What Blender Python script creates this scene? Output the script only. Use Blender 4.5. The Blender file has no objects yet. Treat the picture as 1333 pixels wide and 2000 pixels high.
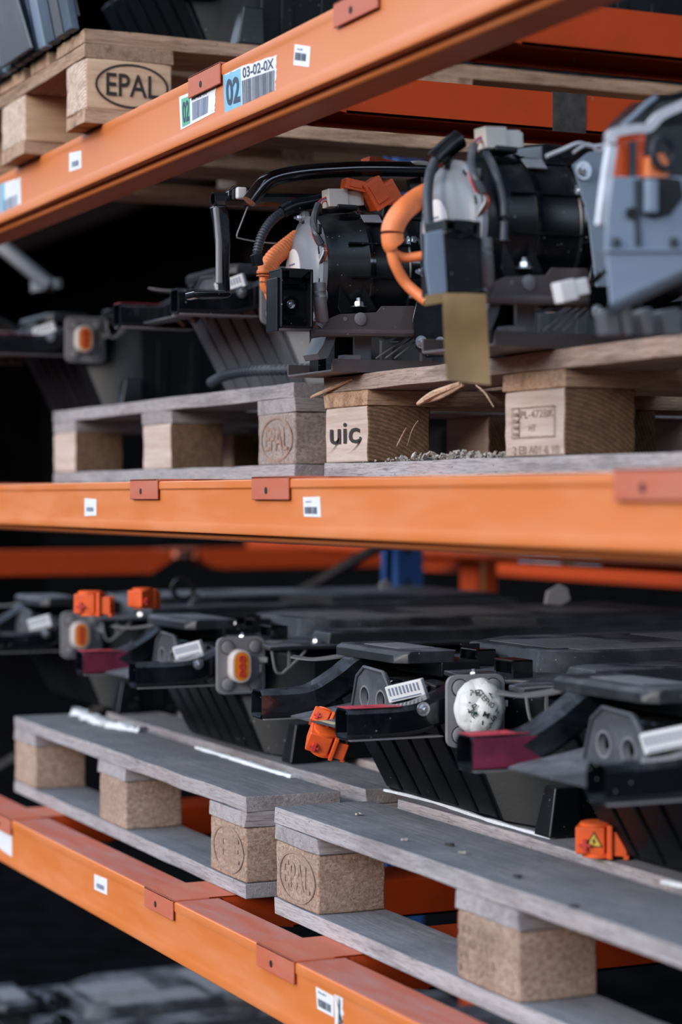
import bpy, bmesh, math, random
from mathutils import Vector as V, Matrix, Euler
random.seed(7)
SC = bpy.context.scene
COL = SC.collection
# ------------------------------------------------------------------ camera, sky, light, exposure
CZ = 1.46                                    # camera height above the ground
FPX = 4150.0
A0 = math.atan(1906.5/FPX); SA, CA = math.sin(A0), math.cos(A0)
cam = bpy.data.cameras.new('camera'); camo = bpy.data.objects.new('camera', cam); COL.objects.link(camo)
camo.location = (0, 0, CZ); camo.rotation_euler = (math.pi/2, 0, math.atan2(CA, SA))
cam.sensor_fit = 'VERTICAL'; cam.sensor_height = 36; cam.sensor_width = 24
cam.lens = FPX/2000*36; cam.shift_y = -30/2000; cam.clip_start = 0.05
cam.dof.use_dof = True; cam.dof.focus_distance = 2.88; cam.dof.aperture_fstop = 3.0
SC.camera = camo
SC.view_settings.view_transform = 'Standard'; SC.view_settings.look = 'None'
SC.view_settings.gamma = 1; SC.view_settings.use_curve_mapping = False
SC.view_settings.exposure = 0.16
W = bpy.data.worlds.new('sky'); SC.world = W; W.use_nodes = True
bg = W.node_tree.nodes['Background']; bg.inputs[1].default_value = 1.0
_n = W.node_tree.nodes; _l = W.node_tree.links        # overcast-blue sky above, dim surroundings near and below the horizon
_tc = _n.new('ShaderNodeTexCoord'); _sx = _n.new('ShaderNodeSeparateXYZ'); _rp = _n.new('ShaderNodeValToRGB')
_l.new(_tc.outputs['Generated'], _sx.inputs[0]); _l.new(_sx.outputs[2], _rp.inputs[0]); _l.new(_rp.outputs[0], bg.inputs[0])
_e = _rp.color_ramp.elements; _e.new(.5); _e.new(.5); _e.new(.5)
for _q, (_p, _c) in zip(_e, ((0, (.02, .022, .026)), (.14, (.12, .14, .18)), (.28, (2.0, 2.4, 3.0)), (.52, (1.9, 2.35, 3.0)), (.85, (.7, .95, 1.35)))): _q.position = _p; _q.color = (*_c, 1)
def sun(name, direction, energy, angle, color):
    l = bpy.data.lights.new(name, 'SUN'); l.energy = energy; l.angle = math.radians(angle); l.color = color
    o = bpy.data.objects.new(name, l); COL.objects.link(o); o.location = (2, -4, 5)
    o.rotation_euler = V(direction).to_track_quat('-Z', 'Y').to_euler()
sun('hazy_sun', (-0.28, 0.88, -0.34), 2.0, 26, (1.0, 0.87, 0.76))

def P(px, py, X=None, Y=None, Z=None):       # a point of the place seen at this pixel, on a plane X, Y or Z (world)
    r = (px-666.5)/FPX; v = (970-py)/FPX
    if Y is not None: D = Y/(SA+r*CA)
    elif X is not None: D = X/(-CA+r*SA)
    else: D = (Z-CZ)/v
    return V((D*(-CA+r*SA), D*(SA+r*CA), D*v+CZ))

# ------------------------------------------------------------------ materials
class NT:
    def __init__(s, name):
        s.m = bpy.data.materials.new(name); s.m.use_nodes = True; s.t = s.m.node_tree; s.n = s.t.nodes
        s.b = s.n['Principled BSDF']
        s.tc = s.n.new('ShaderNodeTexCoord'); s.oi = s.n.new('ShaderNodeObjectInfo')
    def link(s, a, b): s.t.links.new(a, b)
    def mapping(s, scale, rnd=True, src='Object'):
        mp = s.n.new('ShaderNodeMapping'); mp.inputs['Scale'].default_value = scale
        s.link(s.tc.outputs[src], mp.inputs[0])
        if rnd:
            mu = s.n.new('ShaderNodeMath'); mu.operation = 'MULTIPLY'; mu.inputs[1].default_value = 37.0
            s.link(s.oi.outputs['Random'], mu.inputs[0]); s.link(mu.outputs[0], mp.inputs['Location'])
        return mp.outputs[0]
    def noise(s, vec, scale, detail=4, rough=.55, dist=0):
        x = s.n.new('ShaderNodeTexNoise'); x.inputs['Scale'].default_value = scale; x.inputs['Detail'].default_value = detail
        x.inputs['Roughness'].default_value = rough; x.inputs['Distortion'].default_value = dist
        s.link(vec, x.inputs['Vector']); return x.outputs[0]
    def voro(s, vec, scale, feat='F1'):
        x = s.n.new('ShaderNodeTexVoronoi'); x.feature = feat; x.inputs['Scale'].default_value = scale; s.link(vec, x.inputs['Vector']); return x
    def ramp(s, fac, stops):
        r = s.n.new('ShaderNodeValToRGB'); e = r.color_ramp.elements
        while len(e) < len(stops): e.new(.5)
        for q, (p, c) in zip(e, stops): q.position = p; q.color = (c, c, c, 1) if isinstance(c, (int, float)) else (*c, 1)
        s.link(fac, r.inputs[0]); return r.outputs[0]
    def mix(s, fac, a, b, mode='MIX'):
        x = s.n.new('ShaderNodeMix'); x.data_type = 'RGBA'; x.blend_type = mode
        for i, v in ((0, fac), (6, a), (7, b)):
            if hasattr(v, 'is_output'): s.link(v, x.inputs[i])
            elif isinstance(v, (int, float)): x.inputs[i].default_value = v if i == 0 else (v, v, v, 1)
            else: x.inputs[i].default_value = (*v, 1)
        return x.outputs[2]
    def bump(s, h, strength, dist=.001):
        x = s.n.new('ShaderNodeBump'); x.inputs['Strength'].default_value = strength; x.inputs['Distance'].default_value = dist
        s.link(h, x.inputs['Height']); s.link(x.outputs[0], s.b.inputs['Normal'])
    def out(s, col=None, rough=None, metal=None, spec=None, coat=None):
        for k, v in (('Base Color', col), ('Roughness', rough), ('Metallic', metal), ('Specular IOR Level', spec), ('Coat Weight', coat)):
            if v is None: continue
            if hasattr(v, 'is_output'): s.link(v, s.b.inputs[k])
            elif isinstance(v, (int, float)): s.b.inputs[k].default_value = v
            else: s.b.inputs[k].default_value = (*v, 1)
        return s.m
def flat(name, col, rough=.5, metal=0, var=.12, scale=30, bump=.0, spec=.5):
    t = NT(name); v = t.mapping((1, 1, 1)); n = t.noise(v, scale)
    c = t.mix(t.ramp(n, [(.3, 0), (.7, 1)]), tuple(x*(1-var) for x in col), tuple(min(1, x*(1+var)) for x in col))
    if bump: t.bump(n, bump)
    return t.out(c, rough, metal, spec)
def dusty(name, col, rough, dust=(.20, .21, .23), amount=.35, metal=0, speck=True, coat=0, spec=.5, up=.75):
    t = NT(name); v = t.mapping((1, 1, 1)); n = t.noise(v, 14, 8, .65)
    g = t.n.new('ShaderNodeNewGeometry'); sx = t.n.new('ShaderNodeSeparateXYZ'); t.link(g.outputs['Normal'], sx.inputs[0])
    upf = t.ramp(sx.outputs[2], [(.3, 0), (.9, up)])
    m1 = t.mix(t.ramp(n, [(.50, 0), (.78, 1)]), 0.0, amount)
    a = t.mix(upf, m1, t.mix(t.ramp(n, [(.40, .12), (.62, 1)]), 0.0, 1.0))
    c = t.mix(a, col, dust)
    if speck:
        vo = t.voro(v, 95); nn = t.noise(v, 9, 2)
        sp = t.mix(t.ramp(nn, [(.52, 0), (.62, 1)]), 0.0, t.ramp(vo.outputs['Distance'], [(.07, 1), (.12, 0)]))
        c = t.mix(sp, c, (.34, .35, .36))
    r = t.mix(a, rough, .8)
    t.bump(t.noise(v, 180, 3), .15, .0006)
    return t.out(c, r, metal, spec, coat)
def wood(name, axis, light, dark, gray=.5, stain=.7, grime=0):
    t = NT(name); sc = {'X': (1.2, 22, 22), 'Y': (22, 1.2, 22), 'Z': (22, 22, 1.2)}[axis]
    v = t.mapping(sc); v1 = t.mapping((1, 1, 1))
    g = t.noise(v, 5, 8, .7, .6); b = t.noise(v1, 5, 5, .6)
    c = t.mix(t.ramp(g, [(.28, 0), (.72, 1)]), dark, light)
    gr = tuple(.45*(light[0]+light[1]+light[2])/3*x*1.9 for x in (.98, 1, 1.06))
    c = t.mix(t.ramp(b, [(.35, gray*.3), (.65, gray)]), c, gr)
    fine = t.noise(v, 30, 4, .7)
    c = t.mix(t.ramp(fine, [(.34, .75), (.50, 0)]), c, tuple(x*.45 for x in dark))
    s2 = t.noise(t.mapping({'X': (.5, 3, 3), 'Y': (3, .5, 3), 'Z': (3, 3, .5)}[axis]), 9, 7, .72)
    c = t.mix(t.ramp(s2, [(.36, stain), (.50, 0)]), c, tuple(x*.35 for x in dark))
    c = t.mix(t.ramp(s2, [(.60, 0), (.75, .35)]), c, tuple(min(1, x*1.25) for x in light))
    sp = t.voro(v1, 55); c = t.mix(t.ramp(sp.outputs['Distance'], [(.05, .8), (.10, 0)]), c, tuple(x*.3 for x in dark))
    if grime:      # grime on the upper faces, made darker to paint in the shelf's shade
        g_ = t.n.new('ShaderNodeNewGeometry'); sx = t.n.new('ShaderNodeSeparateXYZ'); t.link(g_.outputs['Normal'], sx.inputs[0])
        gm = t.mix(t.ramp(sx.outputs[2], [(.5, 0), (.9, 1)]), 0.0, t.ramp(t.noise(v1, 11, 6, .7), [(.3, grime), (.7, grime*.6)]))
        c = t.mix(gm, c, (.105, .112, .13))
    hv = t.n.new('ShaderNodeHueSaturation'); t.link(c, hv.inputs['Color'])
    va = t.ramp(t.oi.outputs['Random'], [(0, .82), (1, 1.15)]); t.link(va, hv.inputs['Value'])
    t.bump(g, .9, .003)
    return t.out(hv.outputs[0], .85, 0, .25)
def chip(name, a, b, c3):
    t = NT(name); v = t.mapping((1, 1, 1)); vd = t.mapping((1, .5, 1.3))
    vo = t.voro(vd, 300); n = t.noise(v, 190, 6, .75); n2 = t.noise(v, 14, 3)
    c = t.mix(t.ramp(vo.outputs['Color'], [(.2, 0), (.8, 1)]), a, b)
    c = t.mix(t.ramp(n, [(.38, .8), (.52, 0)]), c, c3)
    c = t.mix(t.ramp(n2, [(.35, .4), (.65, 0)]), c, tuple(x*.6 for x in a))
    t.bump(n, 1.0, .004)
    return t.out(c, .9, 0, .2)
def solid_block(name, light, dark, edge):
    # sawn softwood: straight grain on the long faces, growth rings on the cut ends (the ends face local x)
    t = NT(name); g = t.n.new('ShaderNodeNewGeometry'); sx = t.n.new('ShaderNodeSeparateXYZ')
    t.link(t.tc.outputs['Normal'], sx.inputs[0])
    ab = t.n.new('ShaderNodeMath'); ab.operation = 'ABSOLUTE'; t.link(sx.outputs[0], ab.inputs[0])
    v = t.mapping((1, 16, 16)); gr = t.noise(v, 6, 7, .7, .4)
    side = t.mix(t.ramp(gr, [(.3, 0), (.7, 1)]), dark, light)
    mp = t.n.new('ShaderNodeMapping'); t.link(t.tc.outputs['Object'], mp.inputs[0]); mp.inputs['Location'].default_value = (0, .42, .10)
    w = t.n.new('ShaderNodeTexWave'); w.wave_type = 'RINGS'; w.rings_direction = 'X'; w.inputs['Scale'].default_value = 55
    w.inputs['Distortion'].default_value = 3; w.inputs['Detail'].default_value = 3; w.inputs['Detail Scale'].default_value = 4
    t.link(mp.outputs[0], w.inputs[0])
    nn = t.noise(t.mapping((1, 1, 1)), 90, 4)
    end = t.mix(w.outputs['Fac'] if 'Fac' in w.outputs else w.outputs[1], tuple(x*.55 for x in edge), edge)
    end = t.mix(t.ramp(nn, [(.35, .5), (.6, 0)]), end, tuple(x*.3 for x in edge))
    c = t.mix(t.ramp(ab.outputs[0], [(.5, 0), (.6, 1)]), side, end)
    t.bump(gr, .5, .002)
    return t.out(c, .88, 0, .2)
def paint(name, col, scuff, rough=.42, amt=.25, sc=6, spec=.5):
    t = NT(name); v = t.mapping((.6, 3, 3)); v1 = t.mapping((1, 1, 1))
    n = t.noise(v, sc, 6, .65); n2 = t.noise(v1, 40, 5, .7); n3 = t.noise(v1, 3, 2)
    c = t.mix(t.ramp(n, [(.45, 0), (.75, amt)]), col, scuff)
    c = t.mix(t.ramp(n2, [(.66, 0), (.72, amt*1.3)]), c, tuple(min(1, x*.5+.18) for x in scuff))
    c = t.mix(t.ramp(n3, [(.3, .18), (.7, 0)]), c, tuple(x*.7 for x in col))
    t.bump(n2, .08, .0005)
    r = t.mix(t.ramp(n, [(.4, 0), (.7, 1)]), rough, min(.9, rough+.25))
    return t.out(c, r, 0, spec)
M = {}
M['beam'] = paint('orange_paint', (.66, .185, .042), (.66, .30, .16), .40, .4)
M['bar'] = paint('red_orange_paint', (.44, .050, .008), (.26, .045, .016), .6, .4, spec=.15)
M['hook'] = paint('dusty_red_paint', (.50, .12, .06), (.44, .20, .14), .55, .6, 12)
M['dustpaint'] = paint('dusty_orange_paint', (.46, .11, .06), (.38, .20, .17), .6, .9, 9)
M['shadebeam'] = paint('shaded_beam_paint', (.006, .004, .004), (.009, .006, .006), .9, .3, spec=0)  # orange beams taken to near-black: shade inside the rack painted in
M['slate'] = dusty('dark_slate_plastic', (.05, .075, .11), .5, dust=(.14, .18, .24), amount=.4, speck=False)
M['blue'] = paint('blue_paint', (.01, .08, .28), (.03, .10, .22), .5, .3)
M['darkpatch'] = flat('dark_grime', (.035, .03, .028), .8, 0, .5, 60)
for ax in 'XY':
    M['wg'+ax] = wood('weathered_gray_wood_'+ax, ax, (.52, .45, .42), (.30, .25, .235), .6, .45, .85)
    M['wt'+ax] = wood('tan_wood_'+ax, ax, (.66, .44, .29), (.40, .22, .12), .12)
    M['wm'+ax] = wood('pinkish_pale_wood_'+ax, ax, (.56, .41, .33), (.33, .20, .14), .4)
    M['wb'+ax] = wood('brown_wood_'+ax, ax, (.30, .19, .12), (.15, .085, .05), .2)
M['chip'] = chip('chipboard_block', (.47, .31, .225), (.64, .47, .37), (.24, .145, .10))
M['chipg'] = chip('grayer_chipboard_block', (.43, .34, .30), (.57, .48, .43), (.22, .16, .14))
M['solid'] = solid_block('sawn_block', (.62, .50, .44), (.42, .31, .25), (.25, .145, .085))
M['solidt'] = solid_block('pale_tan_sawn_block', (.72, .50, .33), (.52, .33, .20), (.80, .60, .46))  # cut ends coloured paler: light on the aisle side painted in
M['ink'] = flat('faded_ink', (.03, .022, .02), .9, 0, .3, 200)
M['inkf'] = flat('brown_faded_ink', (.29, .19, .14), .9, 0, .3, 200)
M['print'] = flat('label_print', (.035, .05, .085), .6, 0, .2)
M['printf'] = flat('faded_label_print', (.16, .20, .30), .6, 0, .2)
M['paper'] = flat('white_label_paper', (.74, .74, .74), .5, 0, .04, 60)
M['paperb'] = flat('blue_label_paper', (.20, .46, .60), .5, 0, .08, 60)
M['paperg'] = flat('green_label_paper', (.10, .42, .24), .5, 0, .08, 60)
M['paperd'] = flat('grimy_label_paper', (.26, .27, .30), .6, 0, .15, 60)
M['papery'] = flat('yellowed_label_paper', (.52, .48, .30), .6, 0, .15, 60)
M['blk'] = dusty('dusty_black_plastic', (.004, .005, .006), .30, amount=.05, up=.14, spec=.38)
M['blkm'] = dusty('glossy_black_metal', (.003, .004, .005), .14, amount=.07, up=.10, coat=.7)
M['tray'] = dusty('black_ribbed_plastic', (.004, .006, .0075), .42, amount=.04, up=.25, spec=.22)
M['arm'] = dusty('dusty_black_tube_steel', (.004, .005, .007), .2, dust=(.20, .23, .28), amount=.08, up=.34, coat=.6)  # dust, with a bluish top tint that also paints in sky highlights
M['graytray'] = dusty('slate_gray_plastic', (.085, .09, .10), .5, amount=.35, up=.6)
M['cover'] = dusty('dust_coated_cover', (.018, .020, .024), .42, dust=(.19, .20, .235), amount=.3, up=.85)
M['darkhole'] = flat('unlit_recess_plastic', (.006, .007, .008), .7)
M['gm'] = dusty('gray_sheet_metal', (.22, .22, .23), .45, dust=(.25, .23, .23), amount=.4, metal=.2, speck=False)
M['gusset'] = dusty('dusty_gray_bracket', (.06, .063, .072), .5, dust=(.22, .23, .26), amount=.5, metal=.1)
M['plate'] = dusty('gray_mount_plate', (.23, .225, .235), .5, dust=(.30, .29, .29), amount=.4, speck=False)
M['cap'] = dusty('light_gray_motor_cap', (.19, .205, .23), .38, dust=(.27, .275, .285), amount=.3, speck=False)
M['panel'] = dusty('blue_gray_panel', (.20, .26, .34), .42, dust=(.28, .33, .40), amount=.35, speck=False)
M['brownm'] = dusty('brownish_sheet_metal', (.12, .10, .10), .42, dust=(.20, .18, .175), amount=.5, metal=.3)
M['steel'] = flat('zinc_steel', (.62, .64, .68), .28, .9, .1)
M['white'] = flat('white_plastic', (.70, .70, .70), .4, 0, .05)
M['cream'] = flat('cream_plastic', (.66, .64, .58), .45, 0, .06)
M['clear'] = flat('crumpled_film', (.58, .60, .66), .25, 0, .15, 40, .4)
M['org'] = flat('orange_plastic', (.80, .115, .022), .40, 0, .12, 50, .1)
M['orgc'] = flat('orange_cable_sleeve', (.82, .225, .07), .50, 0, .14, 40, .2)
M['orgb'] = flat('amber_connector_plastic', (.86, .25, .015), .4, 0, .1)
M['oring'] = flat('pale_connector_rim', (.66, .60, .56), .4, 0, .05)
M['red'] = flat('pinkish_red_paint_mark', (.62, .07, .10), .5, 0, .25, 40)
M['redd'] = flat('shaded_red_paint_mark', (.14, .012, .035), .5, 0, .4, 40)  # darker copy of the red mark, shade painted in on the arm's side
M['redp'] = flat('red_plastic', (.62, .05, .04), .45)
M['green'] = flat('green_plastic', (.015, .09, .05), .5)
M['yellow'] = flat('yellow_sign_face', (.75, .56, .08), .5)
M['tape'] = flat('tan_paper_tape', (.30, .195, .085), .45, 0, .28, 14, .2)
M['foam'] = flat('white_foam', (.66, .67, .68), .9, 0, .1, 200, .5)
M['hose'] = dusty('corrugated_black_sleeve', (.03, .038, .05), .45, amount=.25, speck=False)
M['ball'] = flat('crumpled_white_film', (.72, .73, .70), .4, 0, .08, 60, .6)
M['wblue'] = flat('blue_wire', (.04, .12, .45), .4)
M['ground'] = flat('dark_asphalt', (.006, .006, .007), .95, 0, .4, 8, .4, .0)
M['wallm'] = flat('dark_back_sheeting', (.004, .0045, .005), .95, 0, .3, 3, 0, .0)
M['debris'] = flat('gray_wood_crumbs', (.36, .33, .30), .9, 0, .35, 60)
M['splint'] = wood('fresh_splintered_wood', 'X', (.78, .56, .38), (.50, .30, .18), .1)

# ------------------------------------------------------------------ mesh helpers
def rootloc(o):
    l = V((0, 0, 0))
    while o is not None: l += o.location; o = o.parent
    return l
class MB:
    def __init__(s): s.v = []; s.f = []
    def add(s, vs, fs):
        b = len(s.v); s.v += [V(x) for x in vs]; s.f += [tuple(b+i for i in f) for f in fs]; return s
    def box(s, c, d, rot=None):
        h = V(d)/2; R = Euler(rot).to_matrix() if rot else Matrix.Identity(3); c = V(c)
        vs = [c+R@V((x*h.x, y*h.y, z*h.z)) for x in (-1, 1) for y in (-1, 1) for z in (-1, 1)]
        return s.add(vs, [(0, 1, 3, 2), (4, 6, 7, 5), (0, 4, 5, 1), (2, 3, 7, 6), (0, 2, 6, 4), (1, 5, 7, 3)])
    def bb(s, a, b): return s.box((V(a)+V(b))/2, [abs(b[i]-a[i]) for i in range(3)])
    def hexa(s, lo, hi):       # two quads (bottom, top) -> solid
        return s.loft([lo, hi])
    def loft(s, rings, caps=True):
        n = len(rings[0]); vs = [p for r in rings for p in r]; fs = []
        for k in range(len(rings)-1):
            for i in range(n): fs.append((k*n+i, k*n+(i+1) % n, (k+1)*n+(i+1) % n, (k+1)*n+i))
        if caps: fs += [tuple(range(n))[::-1], tuple((len(rings)-1)*n+i for i in range(n))]
        return s.add(vs, fs)
    def prism(s, pts, d): return s.loft([[V(p) for p in pts], [V(p)+V(d) for p in pts]])
    def frames(s, path, up):
        path = [V(p) for p in path]; out = []
        for i, p in enumerate(path):
            t = (path[min(i+1, len(path)-1)]-path[max(i-1, 0)]).normalized()
            a = t.cross(V(up))
            if a.length < 1e-4: a = t.cross(V((1, 0, .3)))
            a.normalize(); out.append((p, a, a.cross(t).normalized()))
        return out
    def sweep(s, path, sec, up=(0, 0, 1), caps=True):
        rings = []
        for k, (p, a, b) in enumerate(s.frames(path, up)):
            q = sec(k) if callable(sec) else sec
            rings.append([p+a*u+b*w for u, w in q])
        return s.loft(rings, caps)
    def tube(s, path, r, n=10, up=(0, 0, 1), caps=True):
        f = (lambda k: [(r(k)*math.cos(6.28319*i/n), r(k)*math.sin(6.28319*i/n)) for i in range(n)]) if callable(r) else [(r*math.cos(6.28319*i/n), r*math.sin(6.28319*i/n)) for i in range(n)]
        return s.sweep(path, f, up, caps)
    def hollow(s, path, w, h, t, up=(0, 0, 1), ch=.004):
        def sec(w, h, c): return [(-w/2+c, -h/2), (w/2-c, -h/2), (w/2, -h/2+c), (w/2, h/2-c), (w/2-c, h/2), (-w/2+c, h/2), (-w/2, h/2-c), (-w/2, -h/2+c)]
        fr = s.frames(path, up); o, i_ = sec(w, h, ch), sec(w-2*t, h-2*t, ch*.6); n = 8
        ro = [[p+a*u+b*v for u, v in o] for p, a, b in fr]; ri = [[p+a*u+b*v for u, v in i_] for p, a, b in fr]
        s.loft(ro, False); s.loft([r[::-1] for r in ri], False)
        for k in (0, -1):
            s.add(ro[k]+ri[k], [(i, (i+1) % n, n+(i+1) % n, n+i) for i in range(n)])
        return s
    def ring(s, c, axis, ro, ri, d, n=24):
        axis = V(axis).normalized(); a = axis.orthogonal().normalized(); b = axis.cross(a); c = V(c)
        P_ = lambda r, k, z: c+a*r*math.cos(6.28319*k/n)+b*r*math.sin(6.28319*k/n)+axis*z
        vs = [P_(r, k, z) for z in (0, d) for r in (ro, ri) for k in range(n)]; fs = []
        for k in range(n):
            j = (k+1) % n
            fs += [(k, j, n+j, n+k), (2*n+k, 3*n+k, 3*n+j, 2*n+j), (k, 2*n+k, 2*n+j, j), (n+k, n+j, 3*n+j, 3*n+k)]
        return s.add(vs, fs)
    def lathe(s, c, axis, prof, n=28, sx=1.0):   # prof: (radius, offset along axis)
        axis = V(axis).normalized(); a = axis.orthogonal().normalized(); b = axis.cross(a); c = V(c)
        return s.loft([[c+axis*z+(a*math.cos(6.28319*k/n)+b*math.sin(6.28319*k/n)*sx)*r for k in range(n)] for r, z in prof])
    def bolt(s, c, axis, r=.006, h=.006, washer=True):
        if washer: s.lathe(c, axis, [(r*1.5, 0), (r*1.5, h*.2)], 14)
        s.lathe(c, axis, [(r, 0), (r, h*.7), (r*.85, h)], 6); s.lathe(c, axis, [(r*.5, h*.9), (r*.45, h*1.6)], 8)
        return s
    def build_each(s, k, name, mat, parent=None, **kw):     # k pieces of equal make, each a part of its own
        nv, nf = len(s.v)//k, len(s.f)//k; out = []
        for i in range(k):
            m = MB(); m.v = s.v[i*nv:(i+1)*nv]; m.f = [tuple(j-i*nv for j in f) for f in s.f[i*nf:(i+1)*nf]]; out.append(m.build(name, mat, parent, **kw))
        return out
    def build(s, name, mat, parent=None, smooth=False, bevel=0, seg=2, label=None):
        off = rootloc(parent) if parent else V((0, 0, 0))
        if parent is None:      # origin at the centre of the base
            lo = V((min(v[i] for v in s.v) for i in range(3))); hi = V((max(v[i] for v in s.v) for i in range(3)))
            off = V(((lo.x+hi.x)/2, (lo.y+hi.y)/2, lo.z))
        rt = parent
        while rt is not None and rt.parent is not None: rt = rt.parent
        Ri = rt.rotation_euler.to_matrix().inverted() if rt is not None else Matrix.Identity(3)
        me = bpy.data.meshes.new(name); me.from_pydata([Ri@(v-off) for v in s.v], [], s.f); me.validate()
        bm = bmesh.new(); bm.from_mesh(me); bmesh.ops.recalc_face_normals(bm, faces=bm.faces)
        bm.to_mesh(me); bm.free()
        o = bpy.data.objects.new(name, me); COL.objects.link(o); me.materials.append(M[mat] if isinstance(mat, str) else mat)
        if parent: o.parent = parent
        else: o.location = off
        if bevel:
            b = o.modifiers.new('bevel', 'BEVEL'); b.width = bevel; b.segments = seg; b.limit_method = 'ANGLE'; b.angle_limit = math.radians(40)
        if smooth or bevel:
            for p in me.polygons: p.use_smooth = True
            bpy.context.view_layer.objects.active = o
            if not bevel:
                e = o.modifiers.new('edges', 'EDGE_SPLIT'); e.split_angle = math.radians(42)
            else:
                w = o.modifiers.new('normals', 'WEIGHTED_NORMAL'); w.keep_sharp = True
        if label: o['label'] = label
        return o
def tag(o, label=None, cat=None, group=None, kind=None):
    for k, v in (('label', label), ('category', cat), ('group', group), ('kind', kind)):
        if v: o[k] = v
    return o
def thing(name, loc, label, cat, group=None):
    o = bpy.data.objects.new(name, None); COL.objects.link(o); o.location = loc; o.empty_display_size = .05
    return tag(o, label, cat, group)
def copy_tree(o, parent=None, skip=()):
    c = o.copy(); COL.objects.link(c)
    if parent: c.parent = parent; c.matrix_parent_inverse = o.matrix_parent_inverse
    for ch in list(o.children):
        if ch.name.split('.')[0] not in skip: copy_tree(ch, c, skip)
    return c
def smoothpath(pts, n=6):
    pts = [V(p) for p in pts]; out = []
    for i in range(len(pts)-1):
        p0, p1, p2, p3 = pts[max(i-1, 0)], pts[i], pts[i+1], pts[min(i+2, len(pts)-1)]
        for k in range(n):
            t = k/n; out.append(.5*((2*p1)+(p2-p0)*t+(2*p0-5*p1+4*p2-p3)*t*t+(3*p1-p0-3*p2+p3)*t**3))
    return out+[pts[-1]]
def text_mesh(body, bold=0.0):
    cu = bpy.data.curves.new('lettering', 'FONT'); cu.body = body; cu.offset = bold; cu.resolution_u = 3
    o = bpy.data.objects.new('lettering', cu); COL.objects.link(o)
    bpy.context.view_layer.update()
    me = bpy.data.meshes.new_from_object(o.evaluated_get(bpy.context.evaluated_depsgraph_get()))
    vs = [v.co.copy() for v in me.vertices]; fs = [tuple(p.vertices) for p in me.polygons]
    bpy.data.objects.remove(o); bpy.data.curves.remove(cu); bpy.data.meshes.remove(me)
    x0, x1 = min(v.x for v in vs), max(v.x for v in vs); y0, y1 = min(v.y for v in vs), max(v.y for v in vs)
    return [((v.x-x0)/(x1-x0), (v.y-y0)/(y1-y0)) for v in vs], fs
def bil(q, u, v):      # q: bottom-left, bottom-right, top-right, top-left
    return (q[0]*(1-u)+q[1]*u)*(1-v)+(q[3]*(1-u)+q[2]*u)*v
def text_on(mb, body, q, u0, v0, u1, v1, bold=0.0, lift=V((0, 0, 0))):
    vs, fs = text_mesh(body, bold); return mb.add([bil(q, u0+(u1-u0)*a, v0+(v1-v0)*b)+lift for a, b in vs], fs)
def quad_on(mb, q, u0, v0, u1, v1, lift=V((0, 0, 0))):
    return mb.add([bil(q, a, b)+lift for a, b in ((u0, v0), (u1, v0), (u1, v1), (u0, v1))], [(0, 1, 2, 3)])

# ------------------------------------------------------------------ setting
st = lambda o: tag(o, kind='structure')
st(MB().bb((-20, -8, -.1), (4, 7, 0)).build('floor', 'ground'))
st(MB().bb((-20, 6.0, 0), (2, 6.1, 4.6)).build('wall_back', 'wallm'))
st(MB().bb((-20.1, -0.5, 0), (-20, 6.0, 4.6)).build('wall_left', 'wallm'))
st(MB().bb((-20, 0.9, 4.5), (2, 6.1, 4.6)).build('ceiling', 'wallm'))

# ------------------------------------------------------------------ rack
ZT, ZM, ZB = CZ+.572, CZ+.022, CZ-.568
YF, YR = 1.03, 2.31
XL, XR = -4.62, -1.0
def beam_profile(y, z, sgn=1, hs=1.0):
    pr = [(0.0012, 0), (0, -.0015), (0, -.012), (.0022, -.015), (.0022, -.064), (0, -.068), (0, -.080), (.0012, -.083), (.014, -.083), (.0155, -.0815),
          (.0155, -.090), (.017, -.092), (.021, -.095), (.066, -.095), (.068, -.093), (.068, -.002), (.066, 0)]
    return [(y+sgn*a, z+b*hs) for a, b in pr]
def rack_beam(z, label, y=YF, sgn=1, x0=XL, x1=XR, top='dustpaint', mat='beam', hs=1.0):
    o = thing('rack_beam', ((x0+x1)/2, y+sgn*.025, z-.095), label, 'beam')
    m = MB(); n = 24
    rings = []
    for k in range(n+1):
        x = x0+(x1-x0)*k/n; rings.append([V((x, a, b)) for a, b in beam_profile(y, z, sgn, hs)])
    m.loft(rings).build('beam_body', mat, o, bevel=.0006)
    if top: MB().bb((x0, y+sgn*.003, z), (x1, y+sgn*.066, z+.0006)).build('dusty_top_face', top, o)
    return o
bT = rack_beam(ZT, 'orange rack beam at the top carrying the torn blue location label', top=None)
bM = rack_beam(ZM, 'orange rack beam across the middle, level with the eye', top=None, hs=.86)
bB = rack_beam(ZB, 'orange rack beam at the bottom seen from above with a dusty top')
rack_beam(ZT, 'shade-dark rear rack beam of the top shelf behind the blowers', YR+.05, -1, top=None, mat='shadebeam')
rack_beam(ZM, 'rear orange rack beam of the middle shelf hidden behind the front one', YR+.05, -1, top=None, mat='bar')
rack_beam(ZB, 'rear orange rack beam of the bottom shelf behind the battery packs', YR+.05, -1, top=None, mat='bar')
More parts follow.
